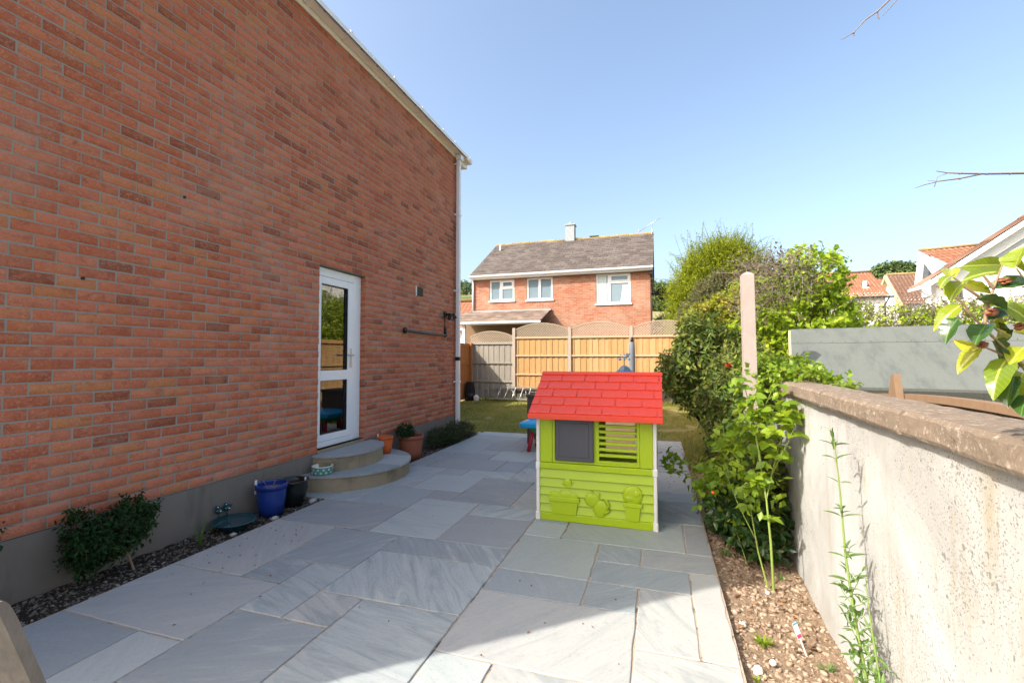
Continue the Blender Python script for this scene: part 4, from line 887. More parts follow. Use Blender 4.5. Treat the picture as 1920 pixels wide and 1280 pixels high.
# lean-to porch
pr = MB().prism([(17.5, 2.80), (17.5, 2.86), (19.3, 3.45), (19.3, 3.39)], 'x', -8.3, -4.4).build('porch_roof', 'dark_trim', nh, fix=False)
mb = MB(); roof_rows(mb, -8.35, -4.38, 17.46, 2.87, 19.3, 3.47, 7, .28, rng, .02); mb.build('tiles', 'porch_tile', pr, kind='stuff', fix=False)
bx('flashing', 'chimney_render', nh, -7.95, -4.35, 19.2, 19.298, 3.44, 3.50)
MB().box(-8.3, -4.4, 17.42, 17.46, 2.74, 2.87).box(-8.35, -4.35, 17.33, 17.42, 2.79, 2.86).build('porch_gutter', 'white_upvc', nh)
MB().box(-7.7, -7.58, 17.5, 17.62, 0, 2.76).build('porch_post', 'white_upvc', nh); MB().box(-8.2, -4.5, 19.0, 19.2, -.1, 2.9).build('porch_wall', 'fence_brown', nh)
dish = thing('satellite_dish', 'black round satellite dish on the right hand corner of the brick house', 'satellite dish', (-.1, 20.3, 4.1))
Md = Matrix.Translation((.12, 20.1, 4.02)) @ Euler((R(-78), 0, R(25))).to_matrix().to_4x4()
V = []; F = []
for i in range(6):
    for j in range(20): q = 6.2832*j/20; rr = .30*i/5+.001; V.append(Md @ Vector((rr*math.cos(q), rr*math.sin(q), -.9*rr*rr)))
F = [(i*20+j, i*20+(j+1) % 20, i*20+20+(j+1) % 20, i*20+20+j) for i in range(5) for j in range(20)]
MB().add(V, F, sm=True).build('reflector', 'black_plastic', dish, fix=False); MB().tube([(-.29, 20.3, 4.1), (-.05, 20.25, 4.1), (.10, 20.12, 4.02)], .025, 6).tube([(.08, 20.1, 3.78), (.22, 19.75, 3.72)], .015, 6).box(.18, .27, 19.68, 19.78, 3.68, 3.76).build('arm', 'black_plastic', dish)
ae = thing('roof_aerial', 'thin pale television aerial at the right end of the brown tiled roof', 'aerial', (-.25, 22.8, 7.0))
MB().tube([(-.24, 22.7, 6.8), (-.24, 22.7, 7.75)], .02, 6).build('mast', 'galvanised', ae)
mb = MB(); mb.tube([(-.85, 22.9, 7.48), (.17, 22.4, 7.95)], .012, 6)
for i in range(11):
    t = i/10; p = Vector((-.85, 22.9, 7.48)).lerp(Vector((.17, 22.4, 7.95)), t); L = .22-.1*t; mb.tube([p+Vector((.1, .2, 0))*L*2, p-Vector((.1, .2, 0))*L*2], .006, 4)
mb.tube([(-.85, 22.9, 7.3), (-.85, 22.9, 7.66)], .01, 4); mb.build('elements', 'galvanised', ae)

# ------------------------------------------------------------------ other houses
def pan_roof(name, root, pts, rows, cols, mat, depth=.05, ridge=True, parent=None):
    # pts: eave-left, eave-right, ridge-right, ridge-left ; wavy pantiles joined as one part
    a, b, c, d = [Vector(p) for p in pts]; nrm = (b-a).cross(d-a).normalized(); nrm = nrm if nrm.z > 0 else -nrm; V = []; F = []; Rn = []
    sub = 4
    for r in range(rows):
        for e_ in (0, 1):
            t = (r+e_*1.0)/rows
            for i in range(cols*sub+1):
                s = i/(cols*sub); p = a.lerp(b, s).lerp(d.lerp(c, s), t); V.append(p+nrm*(depth*(.45*math.sin(2*math.pi*s*cols)+(.9 if e_ == 0 else 0.))))
    w_ = cols*sub+1
    for r in range(rows):
        for i in range(cols*sub):
            F.append((2*r*w_+i, 2*r*w_+i+1, (2*r+1)*w_+i+1, (2*r+1)*w_+i)); Rn.append(rng.rand() if i % sub == 0 else Rn[-1])
            if r: F.append(((2*r-1)*w_+i, (2*r-1)*w_+i+1, 2*r*w_+i+1, 2*r*w_+i)); Rn.append(.1)
    V = np.array([v[:] for v in V])-np.array(org(root)); o = link(name, npmesh(name, V, F, Rn, False, mat), root, kind='stuff')
    if ridge: MB().tube([d+nrm*.08, c+nrm*.08], .13, 8, r=.5).build('ridge', 'ridge_lichen', root)
    return o
def gable_house(name, label, x0, x1, ya, yr, yc, zg, ze, zr, wall, tile, rows, cols, ov=.25, group=None):
    t = thing(name, label, 'house', ((x0+x1)/2, yr, zg), group)
    mb = MB(); mb.box(x0, x1, ya, yc, zg, ze)
    mb.prism([(ya, ze), (yc, ze), (yr, zr-.12)], 'x', x0, x1); mb.build('wall', wall, t, fix=False)
    s1 = (zr-ze)/(yr-ya)
    pan_roof('roof', t, [(x0-ov, ya-ov, ze-ov*s1), (x1+ov, ya-ov, ze-ov*s1), (x1+ov, yr, zr), (x0-ov, yr, zr)], rows, cols, tile)
    s2 = (zr-ze)/(yc-yr); pan_roof('roof', t, [(x1+ov, yc+ov, ze-ov*s2), (x0-ov, yc+ov, ze-ov*s2), (x0-ov, yr, zr), (x1+ov, yr, zr)], rows, cols, tile, ridge=False)
    return t
h6 = gable_house('tiled_house', 'low white house with steep orange red pantiled roof behind the white downpipe', -17, -10.45, 24.8, 27.2, 29.6, 0, 3.2, 5.0, 'white_render', 'red_tile', 9, 26)
MB().box(-17.2, -10.2, 24.45, 24.53, 3.0, 3.12).build('gutter', 'white_upvc', h6)
h3 = gable_house('red_roof_house', 'white house with bright orange red pantiled roof between the hedge and the far hillside', 15, 20.3, 51.6, 55.5, 59.4, 2.5, 7.35, 10.1, 'white_render', 'red_tile', 13, 20, .3)
MB().box(14.6, 20.8, 51.15, 51.28, 7.0, 7.16).tube([(20.5, 51.3, 7.05), (20.2, 51.5, 6.4), (20.2, 51.5, 3)], .07, 6).build('gutter', 'dark_trim', h3)
MB().box(19.0, 19.25, 52.7, 52.95, 8.2, 8.85).box(18.9, 19.4, 52.6, 53.0, 8.1, 8.25).build('roof_vent', 'white_upvc', h3)
h4 = gable_house('gabled_house', 'white gabled house with tan bargeboard and brownish tiled roof left of the large white house', 24.9, 36, 59.0, 62.2, 65.4, 3.5, 7.4, 10.75, 'white_render', 'pink_tile', 14, 34, .3)
mb = MB()
for (ya, za, yb, zb) in ((65.9, 6.7, 62.2, 10.75), (58.7, 6.9, 62.2, 10.75)): mb.add([(24.4, ya, za), (24.4, yb, zb), (24.4, yb, zb-.45), (24.4, ya, za-.4), (24.9, ya, za), (24.9, yb, zb), (24.9, yb, zb-.45), (24.9, ya, za-.4)], [(0, 1, 2, 3), (7, 6, 5, 4), (0, 4, 5, 1), (3, 2, 6, 7)])
mb.build('barge_board', 'cream_board', h4, fix=False)
MB().box(26.5, 27.6, 58.4, 58.9, 3.4, 7.1).build('porch', 'chimney_render', h4)
# big white gable house, front plane at y = 45
h5 = thing('white_gable_house', 'large white house with a long sloping white verge at the right edge', 'house', (27, 48, 4))
sl = (12.204-8.30)/(26.659-21.277)
def vz(x): return 8.30+(x-21.277)*sl
XR = 31.5
mb = MB(); mb.prism([(21.1, 2.5), (21.1, vz(21.1)-.25), (XR, vz(XR)-.25), (2*XR-21.1, vz(21.1)-.25), (2*XR-21.1, 2.5)], 'y', 45.0, 45.8).build('wall', 'white_render', h5)
def strip(name, mat, x0, x1, dz0, dz1, y0, y1, f=vz):
    MB().add([(x0, y0, f(x0)+dz0), (x1, y0, f(x1)+dz0), (x1, y0, f(x1)+dz1), (x0, y0, f(x0)+dz1), (x0, y1, f(x0)+dz0), (x1, y1, f(x1)+dz0), (x1, y1, f(x1)+dz1), (x0, y1, f(x0)+dz1)], [(0, 1, 2, 3), (7, 6, 5, 4), (0, 4, 5, 1), (1, 5, 6, 2), (2, 6, 7, 3), (3, 7, 4, 0)]).build(name, mat, h5, fix=False)
strip('verge_board', 'white_render', 19.9, XR, -.62, -.16, 44.3, 44.38); strip('soffit', 'white_upvc', 19.95, XR, -.60, -.55, 44.38, 45.0)
strip('lower_verge', 'white_gutter', 23.6, XR, -1.62, -1.50, 44.86, 44.99); strip('painted_shadow_strip', 'chimney_render', 24.2, XR, -1.95, -1.66, 44.93, 44.99)  # grey strip on the wall face is the painted shadow under the lower verge
pan_roof('roof', h5, [(19.7, 45.9, vz(19.7)-.1), (19.7, 44.25, vz(19.7)-.1), (XR, 44.25, vz(XR)-.1), (XR, 45.9, vz(XR)-.1)], 5, 34, 'pink_tile', .06)
MB().box(19.6, 19.75, 44.3, 45.9, vz(19.7)-.35, vz(19.7)-.15).tube([(19.8, 44.5, 6.9), (20.2, 44.8, 6.5), (21.0, 44.95, 6.2), (21.0, 44.95, 3)], .06, 6).build('gutter', 'white_upvc', h5)
w_ = MB().box(22.0, 22.8, 44.93, 45.0, 5.9, 6.9).build('window', 'white_upvc', h5); bx('pane', 'dark_glass', w_, 22.08, 22.72, 44.92, 44.93, 5.98, 6.82)
dm = thing('dormer_roof', 'small orange tiled gable with a triangular blue window rising behind the long white verge', 'house', (24.5, 50, 6))
pan_roof('roof', dm, [(24.9, 48.6, 8.6), (31.0, 48.6, 8.6), (29.6, 51.5, 11.55), (22.9, 51.5, 11.25)], 9, 16, 'red_tile', .07)
MB().prism([(48.9, 7.0), (52.3, 7.0), (52.3, 8.4), (51.5, 11.0), (48.9, 8.6)], 'x', 23.4, 23.6).box(23.6, 30, 49.2, 52.2, 5, 8.5).build('wall', 'white_render', dm, fix=False)
mb = MB()
for (ya, za, yb, zb) in ((48.7, 8.35, 51.5, 11.15), (52.4, 8.35, 51.5, 11.15)): mb.add([(22.9, ya, za), (22.9, yb, zb), (22.9, yb, zb-.35), (22.9, ya, za-.35), (23.4, ya, za), (23.4, yb, zb), (23.4, yb, zb-.35), (23.4, ya, za-.35)], [(0, 1, 2, 3), (7, 6, 5, 4), (0, 4, 5, 1), (3, 2, 6, 7)])
mb.build('barge_board', 'white_upvc', dm, fix=False); MB().prism([(49.6, 8.7), (52.1, 8.7), (51.5, 10.6)], 'x', 23.36, 23.4).build('window', 'dark_glass', dm)
for i, (x, y, z, s) in enumerate([(36.6, 96, 11.0, 4.5), (41.5, 104, 12.6, 4.0), (40.2, 112, 15.0, 4.0), (44.5, 120, 17.4, 4.5), (38.5, 90, 9.4, 3.6)]):
    gable_house('hillside_house', ['small white house on the far hillside just right of the orange red roof', 'small white house on the far hillside beside the tan bargeboard', 'tiny white house high on the far hillside under the domed tree', 'tiny white house highest on the far hillside', 'low white house on the far hillside above the hedge'][i], x-s*.6, x+s*.6, y-s*.5, y, y+s*.5, z-4, z, z+1.2, 'white_render', 'pink_tile' if i % 2 else 'brown_tile', 4, 8, .2, 'white houses on the far hillside')

# ------------------------------------------------------------------ playhouse
ph = thing('toy_playhouse', 'lime green plastic playhouse with a red tiled roof and grey shutter on the patio', 'playhouse', (-.52, 4.42, 0))
YF = 3.97; YB = 4.87
G = 'lime_plastic'
MB().box(-1.002, -.892, YF, YF+.03, .495, .90, ch=.003).build('front_panel', G, ph); MB().box(-.155, -.052, YF, YF+.03, .495, .90, ch=.003).build('front_panel', G, ph)
mb = MB(); mb.box(-.889, -.49, YF+.012, YF+.04, .495, .90).box(-.18, -.158, YF+.012, YF+.04, .495, .90).box(-.49, -.18, YF+.012, YF+.04, .495, .530).box(-.49, -.18, YF+.012, YF+.04, .872, .90).build('window_surround', G, ph)
fr = MB(); fr.box(-.889, -.868, YF+.0, YF+.012, .497, .9).box(-.176, -.158, YF, YF+.012, .497, .9); fr.box(-.868, -.176, YF, YF+.012, .497, .514); fr.build('window_trim', G, ph)
for i in range(6):
    z = .578+.0492*i; MB().box(-.49, -.18, YF+.014, YF+.036, z-.0125, z+.0125, ch=.003).build('slat', G, ph)
sh = MB().box(-.863, -.532, YF-.022, YF-.002, .517, .878, ch=.006).build('shutter', 'slate_plastic', ph)
MB().box(-.826, -.572, YF-.027, YF-.0215, .553, .842, ch=.0025).build('shutter_panel', 'slate_plastic', sh); MB().box(-.815, -.795, YF-.031, YF-.0265, .68, .76).build('shutter_grip', 'slate_plastic', sh)
MB().box(-1.004, -.05, YF-.014, YF+.03, .440, .492, ch=.005).build('middle_band', G, ph); MB().box(-1.004, -.05, YF-.014, YF+.03, .0, .066, ch=.005).build('base_band', G, ph)
zz = [.440, .361, .286, .214, .140, .066]
for i in range(5):
    z1, z0 = zz[i], zz[i+1]; MB().prism([(YF+.008, z1), (YF-.012, z0+.005), (YF-.009, z0+.002), (YF+.004, z0+.001), (YF+.03, z0+.001), (YF+.03, z1)], 'x', -1.002, -.052).build('siding_board', G, ph)
def relief(name, fn): mb = MB(); fn(mb); return mb.build(name, G, ph)
relief('flower_trough', lambda m: (m.add([(-.912, YF-.008, .195), (-.662, YF-.008, .195), (-.683, YF-.008, .066), (-.893, YF-.008, .066), (-.908, YF-.022, .19), (-.666, YF-.022, .19), (-.685, YF-.022, .066), (-.891, YF-.022, .066)], [(4, 5, 6, 7), (0, 4, 7, 3), (1, 2, 6, 5), (0, 1, 5, 4)]), m.box(-.92, -.655, YF-.030, YF-.006, .170, .208, ch=.004), m.ell((-.865, YF-.008, .212), .055, 0.0132, .042, nz=.15), m.ell((-.775, YF-.008, .21), .075, 0.0140, .06, nz=.15), m.ell((-.71, YF-.008, .212), .05, 0.0108, .04)))
relief('bird', lambda m: (m.ell((-.757, YF-.008, .330), .037, 0.0108, .037), m.tube([(-.80, YF-.004, .325), (-.77, YF-.006, .298), (-.73, YF-.006, .300), (-.702, YF-.004, .338)], [.006, .009, .009, .005], 8), m.ell((-.757, YF-.008, .330), .01, 0.0096, .01)))
relief('sitting_cat', lambda m: (m.ell((-.545, YF-.008, .205), .066, 0.0140, .06), m.prism([(-.560, .25), (-.552, .285), (-.528, .252)], 'y', YF-.02, YF-.004), m.prism([(-.51, .243), (-.484, .268), (-.486, .225)], 'y', YF-.02, YF-.004), m.ell((-.478, YF-.008, .135), .062, 0.0140, .075), m.tube([(-.45, YF-.012, .10), (-.408, YF-.014, .13), (-.404, YF-.014, .18), (-.43, YF-.012, .215), (-.46, YF-.01, .222)], [.012, .012, .011, .009, .006], 8), m.ell((-.545, YF-.008, .195), .012, 0.0096, .008)))
relief('flower_pot', lambda m: (m.add([(-.282, YF-.008, .19), (-.15, YF-.008, .19), (-.166, YF-.008, .066), (-.264, YF-.008, .066), (-.278, YF-.022, .186), (-.154, YF-.022, .186), (-.168, YF-.022, .066), (-.262, YF-.022, .066)], [(4, 5, 6, 7), (0, 4, 7, 3), (1, 2, 6, 5), (0, 1, 5, 4)]), m.box(-.292, -.14, YF-.030, YF-.006, .176, .209, ch=.004), m.ell((-.216, YF-.008, .27), .082, 0.0140, .078, nz=.15), m.ell((-.24, YF-.008, .245), .04, 0.0180, .03), m.ell((-.185, YF-.008, .285), .035, 0.0180, .035)))
for x in (-1.016, -.036):
    for y in (YF-.004, YB+.004):
        MB().box(x-.015, x+.015, y-.018, y+.018, .066, .92, ch=.006).box(x-.020, x+.020, y-.023, y+.023, .437, .497, ch=.005).box(x-.020, x+.020, y-.023, y+.023, 0, .07, ch=.005).build('corner_post', 'white_plastic', ph)
mb = MB(); mb.box(-1.03, -1.0, YF+.02, YF+.28, .0, .9).box(-1.03, -1.0, YB-.28, YB-.02, .0, .9).box(-1.03, -1.0, YF+.28, YB-.28, .0, .44).box(-.05, -.02, YF+.02, YF+.12, 0, .9).box(-.05, -.02, YB-.3, YB-.02, 0, .9).box(-.05, -.02, YF+.12, YB-.3, .82, .9)
for x in (-1.03, -.05): mb.prism([(YF, .9), (YB, .9), (YF+.45, 1.22)], 'x', x, x+.03)
mb.build('side_wall', G, ph); mb = MB(); mb.box(-1.0, -.05, YB-.03, YB, 0, .44).box(-1.0, -.53, YB-.03, YB, .44, .92).box(-.17, -.05, YB-.03, YB, .44, .92).box(-.53, -.17, YB-.03, YB, .86, .92).build('back_wall', G, ph)
RX0, RX1 = -1.078, .026; ye, ze, yr, zr = 3.86, .915, 4.42, 1.258
rf = MB().prism([(ye, ze-.028), (ye-.008, ze), (yr, zr), (2*yr-ye+.008, ze), (2*yr-ye, ze-.028), (yr, zr-.03)], 'x', RX0, RX1).build('roof', 'red_plastic', ph, fix=False)
MB().box(RX0-.003, RX1+.003, ye-.016, ye-.004, ze-.034, ze+.006, ch=.003).build('eave_board', 'red_plastic', rf)
TW = .2185; JO = [.205, .095, .165, .07, .19]   # rows from the ridge down
Lr = math.hypot(yr-ye, zr-ze); dy, dz = (yr-ye)/Lr, (zr-ze)/Lr; ny_, nz_ = -dz, dy
for side in (1, -1):
    for k in range(5):
        s1 = Lr-.035-k*.121; s0 = max(s1-.121, -.006); js = [0]+[JO[k]+TW*i for i in range(6) if JO[k]+TW*i < RX1-RX0-.01]+[RX1-RX0]
        for a, b in zip(js[:-1], js[1:]):
            xa, xb = RX0+a+(.0055 if a else .001), RX0+b-(.0055 if b < RX1-RX0-.001 else .001)
            def T(s, h): y = ye+dy*s+ny_*h; z = ze+dz*s+nz_*h; return (y if side > 0 else 2*yr-y, z)
            pts = [T(s0+.001, .0), T(s0+.001, .013), T(s0+.006, .0155), T(s1+.002, .004), T(s1+.002, 0)]
            mb = MB().prism(pts, 'x', xa, xb)
            if side == 1 and ((k == 0 and a == 0) or (k == 0 and b > 1.05) or (k == 3 and a == 0) or (k == 3 and b > 1.05) or (k == 4 and .35 < a < .45)):
                cx = (xa+xb)/2; y, z = T((s0+s1)/2+(.02 if k == 4 else 0), .0085); nv = Vector((0, ny_, nz_)); mb.tube([Vector((cx, y, z)), Vector((cx, y, z))+nv*.003], [.017, .016], 14)
            mb.build('roof_tile', 'red_plastic', rf)
MB().prism([(yr-.046, zr-.022), (yr-.052, zr-.012), (yr-.02, zr+.012), (yr+.02, zr+.012), (yr+.052, zr-.012), (yr+.046, zr-.022)], 'x', RX0-.004, RX1+.004).build('ridge_cap', 'red_plastic', rf)
tb = MB().box(-.70, -.30, 6.2, 6.22, .0, .62, ch=.003).build('plain_board', 'tan_board'); tag(tb, 'plain tan board standing behind the playhouse, glimpsed through its window slats', 'board')

# ------------------------------------------------------------------ toy table, chest
tt = thing('toy_table', 'childs play table with a blue tray, green underside and red legs left of the playhouse', 'toy table', (-1.6, 6.95, 0))
def rect(x0, x1, y0, y1, r=.06, n=4):
    P = []
    for cx, cy, a in ((x1-r, y0+r, -90), (x1-r, y1-r, 0), (x0+r, y1-r, 90), (x0+r, y0+r, 180)):
        for i in range(n+1): q = R(a+90*i/n); P.append((cx+r*math.cos(q), cy+r*math.sin(q)))
    return P
def loft(mb, lev):
    n = len(lev[0][0]); V = [(x, y, z) for P, z in lev for x, y in P]; F = [(l*n+i, l*n+(i+1) % n, l*n+n+(i+1) % n, l*n+n+i) for l in range(len(lev)-1) for i in range(n)]; F += [tuple(range(n-1, -1, -1)), tuple(range((len(lev)-1)*n, len(lev)*n))]
    return mb.add(V, F)
loft(MB(), [(rect(-1.99, -1.21, 6.62, 7.28), .365), (rect(-2.0, -1.2, 6.61, 7.29), .385), (rect(-2.0, -1.2, 6.61, 7.29), .425), (rect(-1.97, -1.23, 6.64, 7.26), .445), (rect(-1.80, -1.40, 6.78, 7.12), .48)]).build('blue_tray', 'sky_plastic', tt)
loft(MB(), [(rect(-1.84, -1.36, 6.74, 7.16), .27), (rect(-1.88, -1.32, 6.70, 7.20), .364)]).build('green_tub', 'green_plastic', tt)
for sx in (-1, 1):
    for sy in (-1, 1): MB().tube([(-1.6+sx*.21, 6.95+sy*.17, .33), (-1.6+sx*.27, 6.95+sy*.25, 0)], [.035, .028], 12).build('leg', 'crimson_plastic', tt)
ck = thing('wooden_chest', 'dark brown wooden chest on legs standing behind the blue topped toy table', 'chest', (-1.65, 7.6, 0))
MB().box(-2.07, -1.25, 7.35, 7.85, .28, .76).build('body', 'dark_wood', ck); MB().box(-2.09, -1.23, 7.33, 7.87, .76, .80, ch=.005).build('lid', 'dark_wood', ck, rnd=.8)
for x in (-2.04, -1.28):
    for y in (7.38, 7.82): MB().box(x-.03, x+.03, y-.03, y+.03, -.02, .28).build('leg', 'dark_wood', ck)

# ------------------------------------------------------------------ bird table, covered pole
bt = thing('bird_table', 'dark blue domed bird table roof with a cockerel weathervane behind the toy roof', 'bird table', (-.86, 12.5, 0))
MB().lathe((-.86, 12.5, 0), [(.30, .98), (.29, 1.0), (.16, 1.09), (.10, 1.17), (.04, 1.205), (.0, 1.21)], 8, sm=False).build('roof', 'blue_metal', bt); MB().tube([(-.86, 12.5, -.05), (-.86, 12.5, .62)], .03, 8).build('stand', 'dark_wood', bt)
MB().box(-1.06, -.66, 12.3, 12.7, .62, .65).build('tray', 'dark_wood', bt)
mb = MB()
for sx in (-1, 1):
    for sy in (-1, 1): mb.box(-.86+sx*.17-.012, -.86+sx*.17+.012, 12.5+sy*.17-.012, 12.5+sy*.17+.012, .65, 1.0)
mb.build('posts', 'dark_wood', bt)
vn = MB().tube([(-.86, 12.5, 1.2), (-.86, 12.5, 1.53)], .008, 6).tube([(-.98, 12.5, 1.37), (-.74, 12.5, 1.37)], .006, 6).ell((-.98, 12.5, 1.37), .035, .035, .035).ell((-.74, 12.5, 1.37), .03, .03, .03).ell((-.86, 12.5, 1.37), .025, .025, .025).tube([(-.96, 12.5, 1.485), (-.76, 12.5, 1.485)], .006, 6)
vn.prism([(-.97, 1.46), (-.93, 1.485), (-.97, 1.51)], 'y', 12.49, 12.51).prism([(-.82, 1.47), (-.80, 1.44), (-.74, 1.44), (-.70, 1.53), (-.74, 1.52), (-.76, 1.50), (-.79, 1.54), (-.81, 1.53)], 'y', 12.49, 12.51).build('weathervane', 'blue_metal', bt)
cp = thing('covered_parasol', 'closed garden parasol in a grey blue cover with black cap before the fence post', 'parasol', (-.76, 14.2, 0))
MB().lathe((-.76, 14.2, 0), [(.09, .25), (.095, .5), (.095, 1.5), (.085, 1.82), (.05, 1.88)], 14).build('cover', 'cover_fabric', cp); MB().tube([(-.76, 14.2, 1.86), (-.76, 14.2, 2.02)], [.05, .03], 10).build('cap', 'black_plastic', cp); MB().tube([(-.76, 14.2, -.05), (-.76, 14.2, .3)], .025, 8).lathe((-.76, 14.2, -.05), [(.0, .06), (.22, .05), (.24, 0)], 20).build('base', 'dark_trim', cp)

# ------------------------------------------------------------------ ladder, black sack, stones in the corner
ld = thing('ladder', 'aluminium ladder lying on its side on the grass against the back fence', 'ladder', (-4.4, 14.7, 0))
r0 = MB().box(-5.38, -3.2, 14.55, 14.59, .03, .075).build('rail', 'galvanised', ld); r1 = MB().box(-5.30, -3.2, 14.86, 14.90, .385, .43).build('rail', 'galvanised', ld)
for i in range(8):
    x = -5.13+.265*i; MB().tube([(x-.03, 14.57, .06), (x+.02, 14.88, .40)], .019, 8).build('rung', 'galvanised', ld)
l2 = thing('ladder', 'second aluminium ladder section behind the first, showing its upper rail and one short end', 'ladder', (-4.6, 14.85, 0)); MB().box(-5.75, -3.6, 14.93, 14.955, .33, .365).build('rail', 'galvanised', l2); MB().box(-4.1, -2.4, 14.93, 14.955, .26, .285).build('rail', 'galvanised', l2)
for i in range(5): MB().tube([(-5.6+.45*i, 14.94, .0), (-5.6+.45*i, 14.945, .35)], .014, 6).build('rung', 'galvanised', l2)
bs = MB()
bs.prism([(14.35, -.05), (14.75, -.05), (14.72, .3), (14.6, .58), (14.5, .60), (14.38, .3)], 'x', -6.22, -6.0).ell((-6.08, 14.5, .1), .16, .2, .17, nz=.3); tag(bs.build('rubble_sack', 'black_plastic'), 'black plastic sheet or sack slumped in the far left fence corner', 'sack')
tag(MB().ell((-5.84, 14.45, .04), .10, .08, .13, nz=.3).build('pale_stone', 'chalk_stone'), 'pale stone leaning on the black sack in the far left fence corner', 'stone')

# ------------------------------------------------------------------ pots, bird bath, bowl
def pot(name, label, x, y, z, r, h, mat, rim=.035, soil='dark_soil', flare=.72, bands=False, bulge=False):
    t = thing(name, label, 'plant pot', (x, y, z)); o = (x, y, z)
    if bulge: pf = [(0, 0), (r*.6, 0), (r*.85, h*.3), (r*.98, h*.7), (r*.97, h*.9), (r*1.04, h*.95), (r*1.04, h), (r*.94, h), (r*.88, h*.85), (r*.84, h*.7)]
    else: pf = [(0, 0), (r*flare, 0), (r*(flare+.2*(1-flare)+.05), h*.35), (r*.93, h-rim*1.2), (r*.93, h-rim), (r, h-rim), (r, h-.004), (r*.985, h), (r*.90, h), (r*.89, h-.01), (r*.86, h*.7)]
    MB().lathe(o, pf, 36).build('pot', mat, t)
    MB().lathe(o, [(r*.87, h*.84), (r*.5, h*.86), (0, h*.87)], 24).build('soil', soil, t)
    return t
b = pot('blue_pot', 'glazed cobalt blue plant pot with twiggy stalks and a white label', -3.40, 3.42, -.035, .138, .29, 'blue_glaze', .045, 'dry_soil')
mb = MB().tube([(-3.42, 3.40, .2), (-3.45, 3.37, .285)], .0025, 5).tube([(-3.39, 3.41, .2), (-3.37, 3.43, .28)], .0025, 5); mb.build('stalks', 'pale_twig', b)
MB().box(-3.49, -3.487, 3.315, 3.34, .17, .295).build('plant_label', 'white_label', b)
k = pot('black_pot', 'glossy black rounded plant pot behind the blue pot', -3.42, 3.70, -.035, .14, .25, 'black_glaze', bulge=True)
MB().box(-3.318, -3.315, 3.74, 3.76, .15, .235).build('plant_label', 'white_label', k)
P_ = np.array([(-3.48, 3.62, .19)]*14)+rng.normal(size=(14, 3))*.015-np.array(k.location); D_ = rng.normal(size=(14, 3))*np.array([.6, .6, 0])+np.array([0, 0, 1.]); link('sprout', leaf_mesh('sprout', P_, D_, rng.normal(size=(14, 3)), .07, .012, 'weed_leaf'), k, kind='stuff')
op = pot('orange_pot', 'small bright orange plastic pot on the lower doorstep', -3.40, 5.27, .17, .103, .215, 'orange_pot', .03); MB().box(-3.475, -3.472, 5.2, 5.225, .33, .42).build('plant_label', 'white_label', op)
tp = pot('terracotta_pot', 'brown terracotta pot with a leafy green plant standing beside the round steps', -3.36, 5.86, -.03, .178, .34, 'terracotta', .05)
P, D, U, Ls, Ws, tw = crown([(-3.42, 5.80, .36, .11, .11, .09), (-3.36, 5.74, .34, .07, .08, .05)], 240, 6, .05, .03, .014, rng)
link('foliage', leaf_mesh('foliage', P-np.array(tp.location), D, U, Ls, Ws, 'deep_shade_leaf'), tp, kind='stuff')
bb = thing('bird_bath', 'teal glazed bird bath dish with two small bird figures on its rim', 'bird bath', (-3.40, 3.03, -.03))
MB().lathe((-3.40, 3.03, -.03), [(0, .005), (.09, .0), (.10, .015), (.135, .05), (.168, .07), (.174, .076), (.168, .082), (.138, .075), (.115, .055), (.07, .04), (0, .038)], 40).build('dish', 'teal_glaze', bb)
MB().lathe((-3.40, 3.03, -.03), [(.130, .066), (0, .066)], 40).build('water', 'water', bb)
for y in (3.02, 3.10):
    bd = MB().ell((-3.56, y, .11), .022, .032, .026).ell((-3.55, y-.022, .145), .016, .017, .017).prism([(y-.045, .145), (y-.036, .150), (y-.036, .140)], 'x', -3.553, -3.547).tube([(-3.565, y+.02, .11), (-3.57, y+.055, .125)], [.014, .005], 8).tube([(-3.56, y, .09), (-3.56, y, .045)], .006, 6).build('bird_figure', 'teal_glaze', bb)
    MB().ell((-3.536, y-.028, .150), .005, .005, .005, 8, 6).ell((-3.536, y, .11), .006, .008, .006, 8, 6).build('eye_spot', 'cream_glaze', bd)
fb = thing('pet_bowl', 'round teal green pet bowl with pale spots on the lower doorstep', 'bowl', (-3.43, 4.13, .171))
MB().lathe((-3.43, 4.13, .171), [(0, .0), (.095, 0), (.10, .006), (.108, .078), (.108, .082)], 36).build('bowl', 'dish_green', fb); MB().lathe((-3.43, 4.13, .171), [(.1085, .080), (.109, .086), (.104, .088), (.099, .08), (.092, .02), (0, .016)], 36).build('inside', 'cream_glaze', fb)
mb = MB()
for rw in range(2):
    for j in range(12):
        q = 6.2832*(j+.5*rw)/12; z = .171+.024+.032*rw; rr = .1015+.0000+(.024+.032*rw)*.11; c = Vector((-3.43+rr*math.cos(q), 4.13+rr*math.sin(q), z)); nv = Vector((math.cos(q), math.sin(q), 0)); mb.tube([c, c+nv*.0014], .0115, 10)
mb.build('spots', 'dish_pale', fb)

